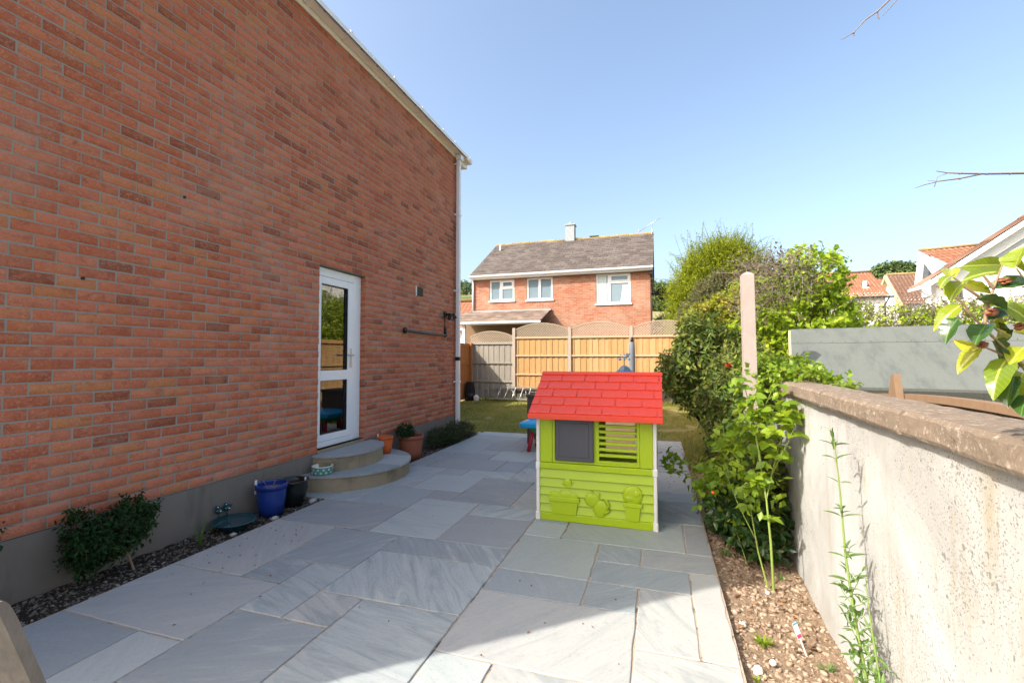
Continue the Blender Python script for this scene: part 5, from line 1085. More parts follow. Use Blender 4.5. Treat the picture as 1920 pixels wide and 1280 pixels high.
# ------------------------------------------------------------------ wooden chair back, bottom left
ch = thing('garden_chair', 'weathered grey wooden garden chair back at the bottom left corner', 'chair', (-.98, .475, 0))
ca = Vector((-math.cos(R(17.6)), -math.sin(R(17.6)), 0)); cf = Vector((-math.sin(R(17.6)), math.cos(R(17.6)), 0)); c0 = Vector((-.98, .475, 0))+ca*.012
def CP(a, f, z): return c0+ca*a+cf*f+Vector((0, 0, z*1.018))
def lean(z): return .34*(1.0-z) - .10*max(0, z-.86)**1.2 if z > .45 else .187
def stile(a0, a1):
    zs = [1.0, .997, .99, .98, .96, .8, .7, .6, .5, .4, .2, 0]; wd = [.006, .011, .016, .019, .02, .02, .02, .02, .022, .03, .03, .03]; V = []
    for z, w_ in zip(zs, wd):
        f = lean(z) if z > .45 else lean(.46)-.02*(.45-z)
        for a in (a0, a1):
            for s in (-.5, .5): V.append(CP(a, f+s*w_, z))
    F = []
    for i in range(len(zs)-1):
        b = 4*i; F += [(b, b+1, b+5, b+4), (b+3, b+2, b+6, b+7), (b+2, b, b+4, b+6), (b+1, b+3, b+7, b+5)]
    F += [(0, 2, 3, 1), (4*len(zs)-4, 4*len(zs)-3, 4*len(zs)-1, 4*len(zs)-2)]
    MB().add(V, F).build('stile', 'teak_grey', ch, rnd=.2)
stile(0, .055); stile(.47, .525)
def rail(z0, z1, a0, a1, th, nm='rail', dz=0):
    V = []
    for z in (z1, z1-.006, z0):
        w_ = th if z != z1 else th*.6
        for a in (a0, a1):
            for s in (-.5, .5): V.append(CP(a, lean(z)+s*w_, z))
    F = []
    for i in range(2): b = 4*i; F += [(b, b+1, b+5, b+4), (b+3, b+2, b+6, b+7), (b+2, b, b+4, b+6), (b+1, b+3, b+7, b+5)]
    F += [(0, 2, 3, 1), (8, 9, 11, 10)]; MB().add(V, F).build(nm, 'teak_grey', ch, rnd=.6)
rail(.90, .993, .055, .47, .03); rail(.50, .55, .055, .47, .025)
for i in range(6): rail(.55, .90, .08+.062*i, .112+.062*i, .014, 'slat')
mb = MB()
V = [CP(a, f, z) for a in (0, .525) for f in (.17, .62) for z in (.41, .44)]; MB().add(V, [(0, 1, 3, 2), (4, 6, 7, 5), (0, 4, 5, 1), (2, 3, 7, 6), (1, 5, 7, 3), (0, 2, 6, 4)]).build('seat', 'teak_grey', ch, rnd=.4)
for a in (.0, .47):
    V = [CP(a+u, .57+v, z) for u in (0, .05) for v in (0, .045) for z in (0, .41)]; MB().add(V, [(0, 1, 3, 2), (4, 6, 7, 5), (0, 4, 5, 1), (2, 3, 7, 6), (1, 5, 7, 3), (0, 2, 6, 4)]).build('leg', 'teak_grey', ch, rnd=.4)

# ------------------------------------------------------------------ planting
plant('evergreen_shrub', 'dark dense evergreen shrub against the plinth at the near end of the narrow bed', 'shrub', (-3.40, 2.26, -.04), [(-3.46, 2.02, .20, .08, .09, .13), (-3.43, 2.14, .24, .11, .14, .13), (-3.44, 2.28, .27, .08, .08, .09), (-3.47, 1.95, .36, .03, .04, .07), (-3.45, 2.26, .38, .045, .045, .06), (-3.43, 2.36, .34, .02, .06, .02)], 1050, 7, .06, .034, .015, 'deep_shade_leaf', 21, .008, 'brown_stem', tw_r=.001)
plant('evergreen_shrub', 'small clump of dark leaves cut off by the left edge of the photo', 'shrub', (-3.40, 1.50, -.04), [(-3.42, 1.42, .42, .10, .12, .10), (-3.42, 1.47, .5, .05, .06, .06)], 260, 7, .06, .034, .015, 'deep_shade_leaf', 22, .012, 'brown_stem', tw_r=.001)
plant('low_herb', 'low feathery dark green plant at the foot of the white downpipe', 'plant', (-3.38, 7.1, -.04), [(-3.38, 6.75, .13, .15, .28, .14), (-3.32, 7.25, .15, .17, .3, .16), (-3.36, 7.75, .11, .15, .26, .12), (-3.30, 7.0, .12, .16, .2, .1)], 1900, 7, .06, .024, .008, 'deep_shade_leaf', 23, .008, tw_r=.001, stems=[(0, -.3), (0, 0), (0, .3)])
ir = thing('iris_plant', 'small sprout with long narrow pointed leaves beside the bird bath', 'plant', (-3.38, 2.70, -.04))
for i, (ax, ay, L) in enumerate([(-.04, .09, .22), (.03, -.15, .20), (.07, .12, .19), (-.08, -.03, .2), (.02, .03, .24), (.1, -.06, .15)]):
    V = []; n = 7
    for j in range(n+1):
        t = j/n; c = Vector((-3.36+ax*t*t*1.1, 2.70+ay*t*t*1.1, -.04+L*(t-.25*t*t*(abs(ay)*5)))); sd = Vector((ay, -ax, 0)).normalized()*(.011*(1-t)**.6+.0006); V += [c-sd, c+sd]
    MB().add(V, [(2*j, 2*j+1, 2*j+3, 2*j+2) for j in range(n)], sm=True).build('leaf', 'weed_leaf', ir, rnd=rng.rand(), fix=False)
for (x, y, s, l) in ((-3.26, 3.32, .028, 'small pale pebble at the foot of the blue pot'), (-3.30, 3.93-.09, .035, 'flat pale pebble in front of the black pot'), (-3.22, 8.12, .05, 'rounded pale stone at the far end of the narrow bed'), (-3.28, 2.92, .022, 'small pebble in front of the bird bath')):
    tag(MB().ell((x, y, -.02), s, s*1.3, s*.7, nz=.3).build('pebble', 'pebble'), l, 'stone')

# right-hand bed
plant('laurel_shrub', 'large dark evergreen shrub with glossy pointed leaves rising behind the playhouse roof', 'shrub', (.62, 7.0, -.05),
      [(.35, 6.5, 1.2, .30, .35, .30), (.62, 6.5, 1.45, .38, .4, .34), (.95, 6.6, 1.35, .35, .4, .35), (.48, 6.4, .92, .22, .28, .2), (.84, 6.4, .9, .3, .35, .3), (.18, 6.4, 1.22, .13, .14, .12), (1.0, 6.2, .7, .25, .3, .3), (.50, 6.5, 1.72, .2, .2, .18), (1.0, 6.0, 1.3, .2, .2, .22)], 1900, 7, .13, .09, .034, 'laurel_leaf', 31, .035, 'bark', tw_r=.0025)
plant('golden_shrub', 'yellow and orange tinted leafy shrub behind the dark evergreen shrub', 'shrub', (.9, 8.0, -.05), [(.62, 7.6, 1.95, .25, .3, .25), (.95, 7.7, 2.05, .3, .3, .28), (1.2, 7.6, 1.8, .3, .3, .3), (.75, 7.5, 1.6, .35, .3, .3), (1.05, 7.5, 1.35, .35, .3, .35), (1.15, 7.4, 2.2, .15, .15, .25)], 1900, 7, .10, .06, .03, 'golden_leaf', 32, .03, tw_r=.002)
plant('broad_leaf_bush', 'red tipped leafy shrub at the foot of the pale pointed post', 'shrub', (.72, 5.2, -.05), [(.75, 5.2, 1.25, .2, .25, .2), (.62, 5.0, 1.05, .2, .22, .2), (.82, 4.8, .95, .2, .25, .25), (.7, 4.9, .7, .24, .28, .22), (.80, 4.5, .55, .14, .25, .25), (.74, 5.4, .55, .22, .3, .25), (.78, 4.35, 1.12, .12, .14, .12), (.66, 4.1, .35, .16, .3, .3), (.76, 3.9, .5, .1, .25, .3), (.68, 4.6, .3, .16, .3, .22), (.70, 3.85, .8, .1, .15, .2), (.72, 5.2, .3, .22, .3, .22)], 1700, 6, .09, .065, .03, 'laurel_leaf', 33, .02, tw_r=.002)
fl = thing('red_blossom', 'small red flower among the leaves just left of the pale post', 'flower', (.66, 5.0, 1.33)); MB().ell((.66, 5.0, 1.33), .03, .03, .025, nz=.5).build('petals', 'red_flower', fl)
# rose bush with individual leaves
rose = thing('rose_bush', 'tall rose bush with bright green leaves and thorny stem in front of the block wall', 'rose bush', (.66, 3.27, -.05))
rs = np.random.RandomState(44)
ST = [[(.665, 3.27, -.06), (.655, 3.28, .25), (.645, 3.33, .5), (.62, 3.4, .75), (.60, 3.45, .95)], [(.645, 3.31, -.06), (.60, 3.38, .15), (.575, 3.45, .38), (.56, 3.5, .6), (.50, 3.55, .85)],
      [(.60, 3.4, .2), (.53, 3.45, .35), (.50, 3.5, .42), (.44, 3.6, .6)], [(.645, 3.33, .5), (.70, 3.4, .68), (.77, 3.45, .9), (.80, 3.42, 1.12)], [(.63, 3.38, .7), (.60, 3.42, .95), (.57, 3.5, 1.15), (.55, 3.55, 1.28)],
      [(.60, 3.45, .9), (.67, 3.5, 1.05), (.74, 3.5, 1.22)], [(.56, 3.5, .6), (.46, 3.6, .8), (.42, 3.7, .95)], [(.58, 3.62, -.06), (.52, 3.66, .15), (.50, 3.7, .26)], [(.70, 3.4, .66), (.74, 3.3, .82), (.82, 3.3, 1.0)],
      [(.6, 4.4, -.05), (.5, 4.3, .25), (.36, 4.25, .45), (.18, 4.3, .50), (.02, 4.3, .44)], [(.6, 4.4, 0), (.45, 4.2, .3), (.33, 4.1, .36), (.30, 4.05, .22)], [(.55, 4.0, 0), (.42, 3.95, .3), (.36, 3.9, .40)]]
mb = MB()
for i, s in enumerate(ST): r0_ = (.0085, .006, .004, .005, .005, .004, .004, .004, .004, .005, .004, .004)[i]; mb.tube(s, [r0_*(1-.6*j/(len(s)-1)) for j in range(len(s))], 7)
for s in ST[:2]:
    for j in range(9):
        t = rs.rand()*(len(s)-1.01); a = Vector(s[int(t)]).lerp(Vector(s[int(t)+1]), t % 1); d = Vector((rs.normal(), rs.normal(), .3)).normalized(); mb.tube([a, a+d*.016], [.003, .0004], 4)
mb.build('stems', 'rose_stem', rose, fix=False)
def leafshape(L=1., W=.62, nu=5, nv=2, curl=.18, fold=.12, tipw=.9, point=1.3):
    V = []; F = []
    for i in range(nu+1):
        t = i/nu; hw = W*.5*math.sin(math.pi*min(1, t**.8))**.75*(1 if t < 1 else 0)+(.008 if t in (0, 1) else 0)
        for j in range(-nv, nv+1): s = j/nv; V.append((t*L, s*hw, -curl*t*t*L+fold*abs(s)*hw*2))
    w_ = 2*nv+1
    for i in range(nu):
        for j in range(2*nv): F.append((i*w_+j, (i+1)*w_+j, (i+1)*w_+j+1, i*w_+j+1))
    return V, F
def leafobj_mesh(name, mat, **k):
    V, F = leafshape(**k); me = bpy.data.meshes.new(name); me.from_pydata(V, [], F); me.polygons.foreach_set('use_smooth', [True]*len(F)); me.materials.append(MT[mat]); return me
def orient(d, up):
    d = Vector(d).normalized(); y = Vector(up).cross(d)
    if y.length < 1e-3: y = Vector((1, 0, 0)).cross(d)
    y.normalize(); z = d.cross(y); return Matrix((d, y, z)).transposed()
rm = [leafobj_mesh('leaf', 'rose_leaf', nu=4, nv=1, W=.66, curl=c, fold=.15) for c in (.1, .25)]
O = org(rose); cnt = 0
extra = [np.array((.60, 3.45, 1.0)), np.array((.52, 3.5, .9)), np.array((.72, 3.42, .95)), np.array((.66, 3.4, .75)), np.array((.8, 3.4, 1.05)), np.array((.47, 3.5, .75)), np.array((.56, 3.5, 1.2)), np.array((.62, 3.4, .55))]
while cnt < 250:
    q = rs.rand()
    if q < .60: c = extra[rs.randint(len(extra))]+rs.normal(size=3)*np.array([.05, .07, .06])
    else:
        s = ST[rs.choice([0, 1, 2, 3, 4, 5, 6, 7, 8, 9, 9, 9, 10, 11])]; t = (.35+.64*rs.rand())*(len(s)-1.01); c = np.array(Vector(s[int(t)]).lerp(Vector(s[int(t)+1]), t % 1))+rs.normal(size=3)*.025
    if c[2] < .12: continue
    dr = Vector((rs.normal(), rs.normal(), rs.normal()*.25)).normalized(); L = rs.uniform(.055, .09)
    for m in range(3):
        a = (m-1)*1.1; d = Vector((dr.x*math.cos(a)-dr.y*math.sin(a), dr.x*math.sin(a)+dr.y*math.cos(a), dr.z-.15)); up = Vector((rs.normal()*.4-.3, rs.normal()*.4-.45, 1))
        o = bpy.data.objects.new('leaf', rm[rs.randint(2)]); COL.objects.link(o); o.parent = rose; o['rnd'] = float(rs.rand())
        o.matrix_local = Matrix.Translation(Vector(c)+dr*.02*(m == 1)-O) @ (orient(d, up).to_4x4()) @ Matrix.Scale(L*(1.1 if m == 1 else .9), 4); cnt += 1
P, D, U, Ls, Ws, tw = crown([(*e_, .08, .10, .09) for e_ in extra]+[(.5, 4.2, .35, .2, .2, .2), (.42, 3.85, .42, .12, .15, .15), (.12, 4.3, .46, .12, .1, .08), (.6, 4.3, .6, .16, .3, .2)], 250, 4, .09, .065, .044, rs, .3, .3)
link('foliage', leaf_mesh('foliage', P-np.array(O), D, U, Ls, Ws, 'rose_leaf', rs=rs), rose, kind='stuff')
mb = MB().ell((.36, 3.62, .44), .012, .012, .011); tag(mb.build('orange_bud', 'orange_flower'), 'tiny orange rose bud among the low shaded leaves of the rose bush', 'flower')
# willowherb style weed against the wall
wd = thing('tall_weed', 'tall slender green weed with narrow leaves growing against the sunlit block wall', 'plant', (.75, 2.05, -.05))
stem = [(.775, 2.03, -.05), (.745, 2.08, .2), (.735, 2.15, .4), (.73, 2.21, .6), (.725, 2.24, .85), (.72, 2.26, 1.0), (.718, 2.275, 1.07)]
stem = [(a-.02, b, c) for a, b, c in stem]
rs = np.random.RandomState(9); mb = MB(); mb.tube(stem, [.0062, .0058, .005, .0045, .0035, .0028, .0015], 7); mb.tube([stem[-1], (.69, 2.31, 1.10), (.68, 2.36, 1.10), (.68, 2.37, 1.085)], [.0015, .0012, .001, .0006], 5)
WL = []
def stp(t): t = t*(len(stem)-1.001); return np.array(Vector(stem[int(t)]).lerp(Vector(stem[int(t)+1]), t % 1))
for i, t in enumerate(np.linspace(.08, .95, 26)):
    c = stp(t); a0 = rs.rand()*6.28
    if t > .45 and i % 3: continue
    for m in range(2): a = a0+m*3.14; WL.append((c, (math.cos(a), math.sin(a), .45), rs.uniform(.055, .085) if t > .3 else rs.uniform(.045, .065)))
    if t < .62:
        for m in range(2):
            a = a0+1.2+m*3.0; L = rs.uniform(.05, .13)*(1.1-t*.6); e_ = c+np.array([math.cos(a)*.55, math.sin(a), .75])*L; mb.tube([c, c*.4+e_*.6-np.array([0, 0, .008]), e_], [.002, .0016, .0008], 5)
            for q in range(9 if t < .4 else 5): f = .25+.75*rs.rand(); b_ = c+(e_-c)*f; WL.append((b_, unit(rs.normal(size=3)+np.array([0, 0, .5])), rs.uniform(.026, .046)))
for q in range(12): WL.append((np.array(stem[-1])-np.array([0, 0, .06*rs.rand()]), unit(np.array([rs.normal()*.3, rs.normal()*.3, 1.4])), rs.uniform(.03, .045)))
# second bushy stem to the right, against the wall
s2 = [(.80, 1.98, -.05), (.785, 2.0, .2), (.775, 2.05, .4), (.77, 2.08, .58)]; s2 = [(a-.04, b, c) for a, b, c in s2]; mb.tube(s2, [.0045, .004, .003, .0015], 6)
for t in np.linspace(.2, 1, 14):
    k = t*2.999; c = np.array(Vector(s2[int(k)]).lerp(Vector(s2[min(int(k)+1, 3)]), k % 1))
    for q in range(7): WL.append((c+rs.normal(size=3)*.012, unit(rs.normal(size=3)*np.array([.5, 1, 1])+np.array([-.1, 0, .4])), rs.uniform(.026, .046)))
mb.build('stem', 'weed_stem', wd, fix=False)
wm = leafobj_mesh('leaf', 'weed_leaf', nu=4, nv=1, W=.27, curl=.2, fold=.2)
O = org(wd)
for i, (c, d, L) in enumerate(WL[:298]):
    if c[0] > wx(c[1])-.012: c = np.array([wx(c[1])-.015, c[1], c[2]])
    o = bpy.data.objects.new('leaf', wm); COL.objects.link(o); o.parent = wd; o['rnd'] = float(rs.rand())
    o.matrix_local = Matrix.Translation(Vector(c)-O) @ orient(d, (rs.normal()*.3, rs.normal()*.3, 1)).to_4x4() @ Matrix.Scale(L, 4)
print('weed leaves', len(WL))
# little weeds in the bed
def tuft(label, x, y, n, L, seed, W=.012, mat='weed_leaf'):
    r2 = np.random.RandomState(seed); t = thing('small_weed', label, 'plant', (x, y, -.045)); a = r2.rand(n)*6.28
    D = np.stack([np.cos(a), np.sin(a), .3+.7*r2.rand(n)], 1); link('leaves', leaf_mesh('leaves', r2.normal(size=(n, 3))*.006, D, np.stack([D[:, 0]*0, D[:, 1]*0, D[:, 2]*0+1], 1), L*(.6+.6*r2.rand(n)), W, mat, rs=r2), t, kind='stuff')
tuft('small bright green weed in the sunlit soil left of the plant label', .485, 2.66, 26, .06, 1, .016, 'rose_leaf'); tuft('little grassy weed beside the plant label close to the wall', .73, 2.52, 26, .07, 2, .006); tuft('thin grassy weed at the wall foot behind the rose stem', .75, 3.45, 26, .06, 3, .005)
tuft('tiny green weed at the patio edge in the sunlit soil', .40, 2.35, 12, .03, 4, .01, 'rose_leaf'); tuft('flat grassy weed in the shade beside the patio edge', .45, 3.75, 30, .08, 5, .006); tuft('small leafy weed in front of the bird bath', -3.27, 2.86, 20, .03, 6, .014, 'deep_shade_leaf'); tuft('tiny leafy weed by the edge of the narrow bed', -3.3, 2.78, 16, .03, 7, .012, 'deep_shade_leaf')
pl = thing('plant_label', 'faded plastic plant label with pink and blue print stuck in the soil by the wall', 'label', (.66, 2.64, -.05))
Ml = Matrix.Translation((.655, 2.63, .0)) @ Euler((R(-12), R(-14), R(35))).to_matrix().to_4x4()
MB().box(-.004, .004, -.001, .001, -.06, .03, M=Ml).box(-.014, .014, -.001, .001, .03, .105, M=Ml).build('tag', 'white_label', pl); MB().box(-.012, .012, -.0016, -.0011, .034, .05, M=Ml).build('pink_panel', 'pink_print', pl); MB().box(-.014, .014, -.0016, -.0011, .096, .105, M=Ml).build('blue_panel', 'blue_print', pl)
for (x, y, s, l) in ((.415, 2.80, .018, 'round white stone in the sunlit soil near the patio edge'), (.42, 2.42, .022, 'angular white stone close to the patio edge'), (.50, 2.50, .015, 'small white pebble between the weeds'), (.62, 3.22, .013, 'small pale stone at the foot of the rose stem')):
    tag(MB().ell((x, y, -.035), s, s*1.2, s*.8, nz=.4).build('white_stone', 'chalk_stone'), l, 'stone')
# ivy over the wall end
plant('wall_ivy', 'bright lime green creeper spilling over the far end of the wall coping', 'creeper', (1.15, 4.6, .6), [(.80, 4.15, 1.22, .12, .25, .12), (.92, 3.95, 1.26, .12, .2, .07), (1.0, 3.7, 1.27, .08, .2, .05), (1.05, 4.2, 1.30, .12, .25, .08), (.90, 4.4, 1.28, .16, .3, .12), (.85, 4.9, 1.15, .1, .3, .3), (1.12, 3.5, 1.22, .05, .15, .04), (1.1, 4.0, 1.2, .1, .3, .08), (1.16, 4.35, 1.0, .1, .3, .2)], 1100, 6, .06, .038, .030, 'rose_leaf', 51, .01, tw_r=.001, stems=[(0, 0), (0, -.3)])
# beech hedge behind post
plant('beech_tree', 'clipped beech with fresh lime green leaves and bare twiggy centre behind the grey shed roof', 'tree', (1.75, 7.2, -.1),
      [(1.9, 7.0, 2.45, .38, .45, .38), (1.25, 6.9, 1.75, .3, .45, .3), (1.75, 6.9, 1.9, .55, .5, .4), (2.15, 7.0, 1.9, .25, .4, .4), (1.3, 6.8, 1.3, .4, .45, .4), (1.8, 6.8, 1.35, .55, .5, .4), (2.2, 7.0, 1.4, .35, .4, .4), (1.6, 6.9, .8, .7, .5, .4), (2.1, 7.1, 2.5, .2, .3, .25)], 2400, 5, .12, .075, .05, 'beech_leaf', 61, .05, 'bark', tw_r=.003, shell=.7)
P, D, U, Ls, Ws, (A, B) = crown([(1.25, 6.6, 2.5, .4, .3, .28), (1.55, 6.5, 2.4, .4, .3, .4), (1.2, 6.6, 2.1, .25, .3, .3)], 620, 1, .16, .05, .03, np.random.RandomState(62), .2, .3, .9)
bt_ = [o for o in COL.objects if o.name == 'beech_tree'][0]; O = np.array(org(bt_))
link('dry_leaves', leaf_mesh('dry_leaves', P-O, D, U, Ls, Ws, 'dry_leaf'), bt_, kind='stuff'); link('bare_twigs', twig_mesh('bare_twigs', A-O, B-O, .0035, 'pale_twig'), bt_, kind='stuff')
# hedge behind the shed
hc = []; r3 = np.random.RandomState(70)
for i in range(16): x = 2.6+.33*i; hc.append((x, 9.3-.10*i+r3.normal()*.08, 1.95+r3.normal()*.05, .33, .35, .28)); hc.append((x, 9.2-.10*i, 1.35, .35, .4, .45))
plant('clipped_hedge', 'long twiggy hedge with patches of lime green leaves behind the shed roof on the right', 'hedge', (4.8, 9, -.1), hc, 5200, 5, .1, .055, .036, 'beech_leaf', 71, .025, 'bark', tw_r=.003, stems=[(-2+.5*i, .2) for i in range(9)], shell=.4)
P, D, U, Ls, Ws, (A, B) = crown([(a, b, c+.1, d, e_, f) for a, b, c, d, e_, f in hc[::2]], 3600, 1, .15, .04, .025, np.random.RandomState(72), .6, .2, .8)
hg = [o for o in COL.objects if o.name == 'clipped_hedge'][0]; O = np.array(org(hg))
link('dry_leaves', leaf_mesh('dry_leaves', P-O, D, U, Ls, Ws, 'dry_leaf'), hg, kind='stuff'); link('bare_twigs', twig_mesh('bare_twigs', A-O, B-O, .003, 'pale_twig'), hg, kind='stuff')
# trees beyond the fence
plant('willow_tree', 'tall feathery yellow green tree beyond the back fence, right of the brick house', 'tree', (2.1, 17.3, -.1),
      [(1.9, 17, 4.4, 1.1, 1.2, .9), (1.2, 17, 3.6, .85, 1, .8), (2.6, 17, 4.1, 1.0, 1.1, .8), (1.0, 17, 2.7, .7, .9, .9), (2.0, 17, 3.2, 1.2, 1.2, 1.0), (3.1, 17.2, 3.2, .8, 1, 1), (1.4, 17, 4.3, .6, .6, .6), (2.3, 17, 4.9, .7, .7, .5), (.9, 17, 2.0, .6, .7, .7)], 11000, 8, .34, .075, .026, 'willow_leaf', 81, .11, 'bark', tw_r=.005, up=.9, shell=.5, tw_mat='willow_leaf')
wt = [o for o in COL.objects if o.name == 'willow_tree'][0]; O = np.array(org(wt)); P, D, U, Ls, Ws, (A, B) = crown([(2.0, 17, 4.6, 1.5, 1.2, 1.05), (1.3, 17, 3.9, 1.2, 1.1, 1.0), (1.0, 17, 2.9, 1.1, 1, 1.0), (2.9, 17, 4.1, 1.0, 1.1, 1.0)], 420, 12, .42, .06, .022, np.random.RandomState(88), .6, .9, .5)
link('wispy_leaves', leaf_mesh('wispy_leaves', P-O, D, U, Ls, Ws, 'willow_leaf'), wt, kind='stuff'); link('wispy_twigs', twig_mesh('wispy_twigs', A-O, B-O, .006, 'olive_leaf'), wt, kind='stuff')
plant('olive_bush', 'greyish olive green bush in front of the feathery yellow green tree', 'shrub', (1.5, 14.6+1.0, -.1), [(1.45, 15.6, 3.1, .5, .5, .75), (1.0, 15.6, 2.6, .4, .5, .6), (1.8, 15.6, 3.4, .4, .5, .7), (2.1, 15.6, 2.7, .5, .5, .7)], 3600, 7, .14, .06, .026, 'olive_leaf', 82, .06, tw_r=.004, up=.5)
plant('domed_tree', 'rounded domed green tree on top of the far hill beside the white houses', 'tree', (61, 150, 18), [(61, 150, 23, 6, 5, 4), (57, 150, 21.5, 4, 4, 3)], 2600, 5, .9, .7, .5, 'far_leaf', 83, .4, tw_r=0)
plant('conifer', 'dark pointed conifer on the far hill just above the orange red roof', 'tree', (50.5, 140, 15), [(50.5, 140, 19.5, 2.2, 2.2, 3.5), (50.5, 140, 17, 3, 3, 3)], 1300, 5, .7, .6, .4, 'dark_leaf', 84, .3, tw_r=0)
plant('hill_bush', 'round green bush at the left foot of the feathery yellow green tree', 'shrub', (-.05, 19.9, 1.6), [(.35, 24, 2.9, .6, .6, .6), (.75, 24, 2.6, .5, .5, .5)], 900, 6, .15, .09, .05, 'far_leaf', 85, .05, tw_r=0)
def wood(name, label, pts, seed, mat='far_leaf', s=3.2, dens=900, lf=.8):
    r4 = np.random.RandomState(seed); cl = []
    for (x, y) in pts: z = ground_z(x, y); k = s*(.7+.6*r4.rand()); cl.append((x, y, z+k*.8, k, k, k*.9))
    P, D, U, Ls, Ws, _ = crown(cl, dens, 5, lf*1.2, lf, lf*.6, r4); return tag(link(name, leaf_mesh(name, P, D, U, Ls, Ws, mat, rs=r4), kind='stuff'), label, 'trees')
r5 = np.random.RandomState(5)
def polar(u, r): a = math.atan((u-960)/866.)-R(17.6); return (r*math.sin(a), r*math.cos(a))
wood('hillside_trees', 'band of distant trees along the hill skyline', [polar(u+r5.normal()*6, 255+r5.normal()*10) for u in range(820, 2100, 9)], 91, s=3.5, dens=9000, lf=1.3)
wood('hillside_bushes', 'scattered trees and bushes between the small white hillside houses', [polar(u+r5.normal()*6, r_) for r_ in (72, 95, 118, 135, 160) for u in range(1560, 1800, 14)], 92, s=2.0, dens=7000, lf=.6)
wood('hedgerow', 'dark hedgerows between the tan fields on the far hill', [polar(u, r_) for r_, u0, u1 in ((130, 1180, 1320), (190, 1180, 1330)) for u in range(u0, u1, 5)], 93, s=1.5, dens=2500, lf=.6)
wood('distant_trees', 'hazy trees seen between the downpipe and the brick house', [polar(u, 48+r5.rand()*6) for u in range(840, 905, 5)], 94, s=1.3, dens=1500, lf=.35)

plant('garden_tree', 'leafy green tree half hidden behind the clipped beech', 'tree', (3.4, 12.6, -.1), [(2.9, 12.4, 2.7, .6, .9, .8), (2.3, 12.8, 2.6, .6, .8, .8), (2.2, 12.2, 2.0, .6, .8, .8), (2.0, 11.4, 2.4, .5, .8, .7)], 2400, 7, .2, .08, .04, 'beech_leaf', 86, .08, 'bark', tw_r=.004)

plant('shade_plant', 'dark leafy plant in deep shade at the foot of the pale post', 'plant', (.66, 3.80, -.05), [(.62, 3.85, .16, .16, .22, .16), (.76, 3.9, .22, .10, .2, .2), (.56, 4.15, .16, .18, .25, .16), (.70, 3.66, .10, .12, .12, .10)], 420, 6, .08, .075, .036, 'dark_leaf', 95, .008, tw_r=.0015)
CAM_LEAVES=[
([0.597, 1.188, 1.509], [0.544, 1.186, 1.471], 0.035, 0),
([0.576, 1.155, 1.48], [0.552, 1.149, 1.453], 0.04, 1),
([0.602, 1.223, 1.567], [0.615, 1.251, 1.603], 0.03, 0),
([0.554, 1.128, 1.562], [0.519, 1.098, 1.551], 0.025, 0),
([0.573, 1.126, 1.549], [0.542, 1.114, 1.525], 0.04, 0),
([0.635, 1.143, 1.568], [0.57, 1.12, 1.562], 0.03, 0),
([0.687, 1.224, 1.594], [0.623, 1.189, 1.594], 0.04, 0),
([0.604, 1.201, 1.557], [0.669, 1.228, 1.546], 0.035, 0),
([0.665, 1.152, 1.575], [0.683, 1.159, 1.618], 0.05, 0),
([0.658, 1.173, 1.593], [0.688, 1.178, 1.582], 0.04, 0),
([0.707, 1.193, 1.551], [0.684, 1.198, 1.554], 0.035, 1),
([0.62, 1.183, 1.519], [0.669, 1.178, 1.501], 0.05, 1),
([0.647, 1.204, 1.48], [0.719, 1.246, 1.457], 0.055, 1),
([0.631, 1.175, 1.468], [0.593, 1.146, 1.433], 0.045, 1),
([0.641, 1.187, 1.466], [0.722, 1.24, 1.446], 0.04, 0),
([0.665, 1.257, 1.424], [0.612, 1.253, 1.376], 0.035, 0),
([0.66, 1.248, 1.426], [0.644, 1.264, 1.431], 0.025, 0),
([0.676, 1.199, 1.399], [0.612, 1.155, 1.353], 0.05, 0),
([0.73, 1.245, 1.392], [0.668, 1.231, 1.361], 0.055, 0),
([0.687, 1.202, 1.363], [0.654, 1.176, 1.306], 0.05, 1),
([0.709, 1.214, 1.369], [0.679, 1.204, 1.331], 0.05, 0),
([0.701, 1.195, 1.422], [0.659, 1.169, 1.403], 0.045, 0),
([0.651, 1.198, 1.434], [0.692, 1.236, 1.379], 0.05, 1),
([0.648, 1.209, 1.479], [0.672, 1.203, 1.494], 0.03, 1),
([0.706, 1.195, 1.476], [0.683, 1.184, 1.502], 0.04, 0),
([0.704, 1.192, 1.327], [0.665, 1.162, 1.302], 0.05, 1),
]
CAM_BR=[
[[0.757, 1.241, 1.302], [0.726, 1.229, 1.368], [0.701, 1.22, 1.396], [0.68, 1.212, 1.418], [0.654, 1.203, 1.445], [0.633, 1.196, 1.467], [0.613, 1.188, 1.489], [0.6, 1.184, 1.511], [0.582, 1.177, 1.527], [0.545, 1.165, 1.549]] ,
[[0.701, 1.22, 1.396], [0.664, 1.208, 1.412], [0.638, 1.199, 1.423]] ,
[[0.639, 1.197, 1.465], [0.644, 1.198, 1.5], [0.657, 1.201, 1.538], [0.671, 1.204, 1.577], [0.677, 1.205, 1.593]] ,
[[0.646, 1.198, 1.511], [0.624, 1.19, 1.53], [0.603, 1.183, 1.544], [0.593, 1.179, 1.555], [0.578, 1.174, 1.566]] ,
[[0.613, 1.188, 1.489], [0.592, 1.181, 1.507]] ,
[[0.76, 1.234, 1.522], [0.723, 1.221, 1.555], [0.703, 1.213, 1.584]] ,
[[0.657, 1.2, 1.544], [0.629, 1.19, 1.582]] ,
[[0.757, 1.241, 1.302], [0.743, 1.232, 1.423], [0.722, 1.224, 1.478]] ,
]
CAM_FL= [[0.674, 1.195, 1.556], [0.646, 1.188, 1.493], [0.701, 1.207, 1.464], [0.628, 1.185, 1.428]]
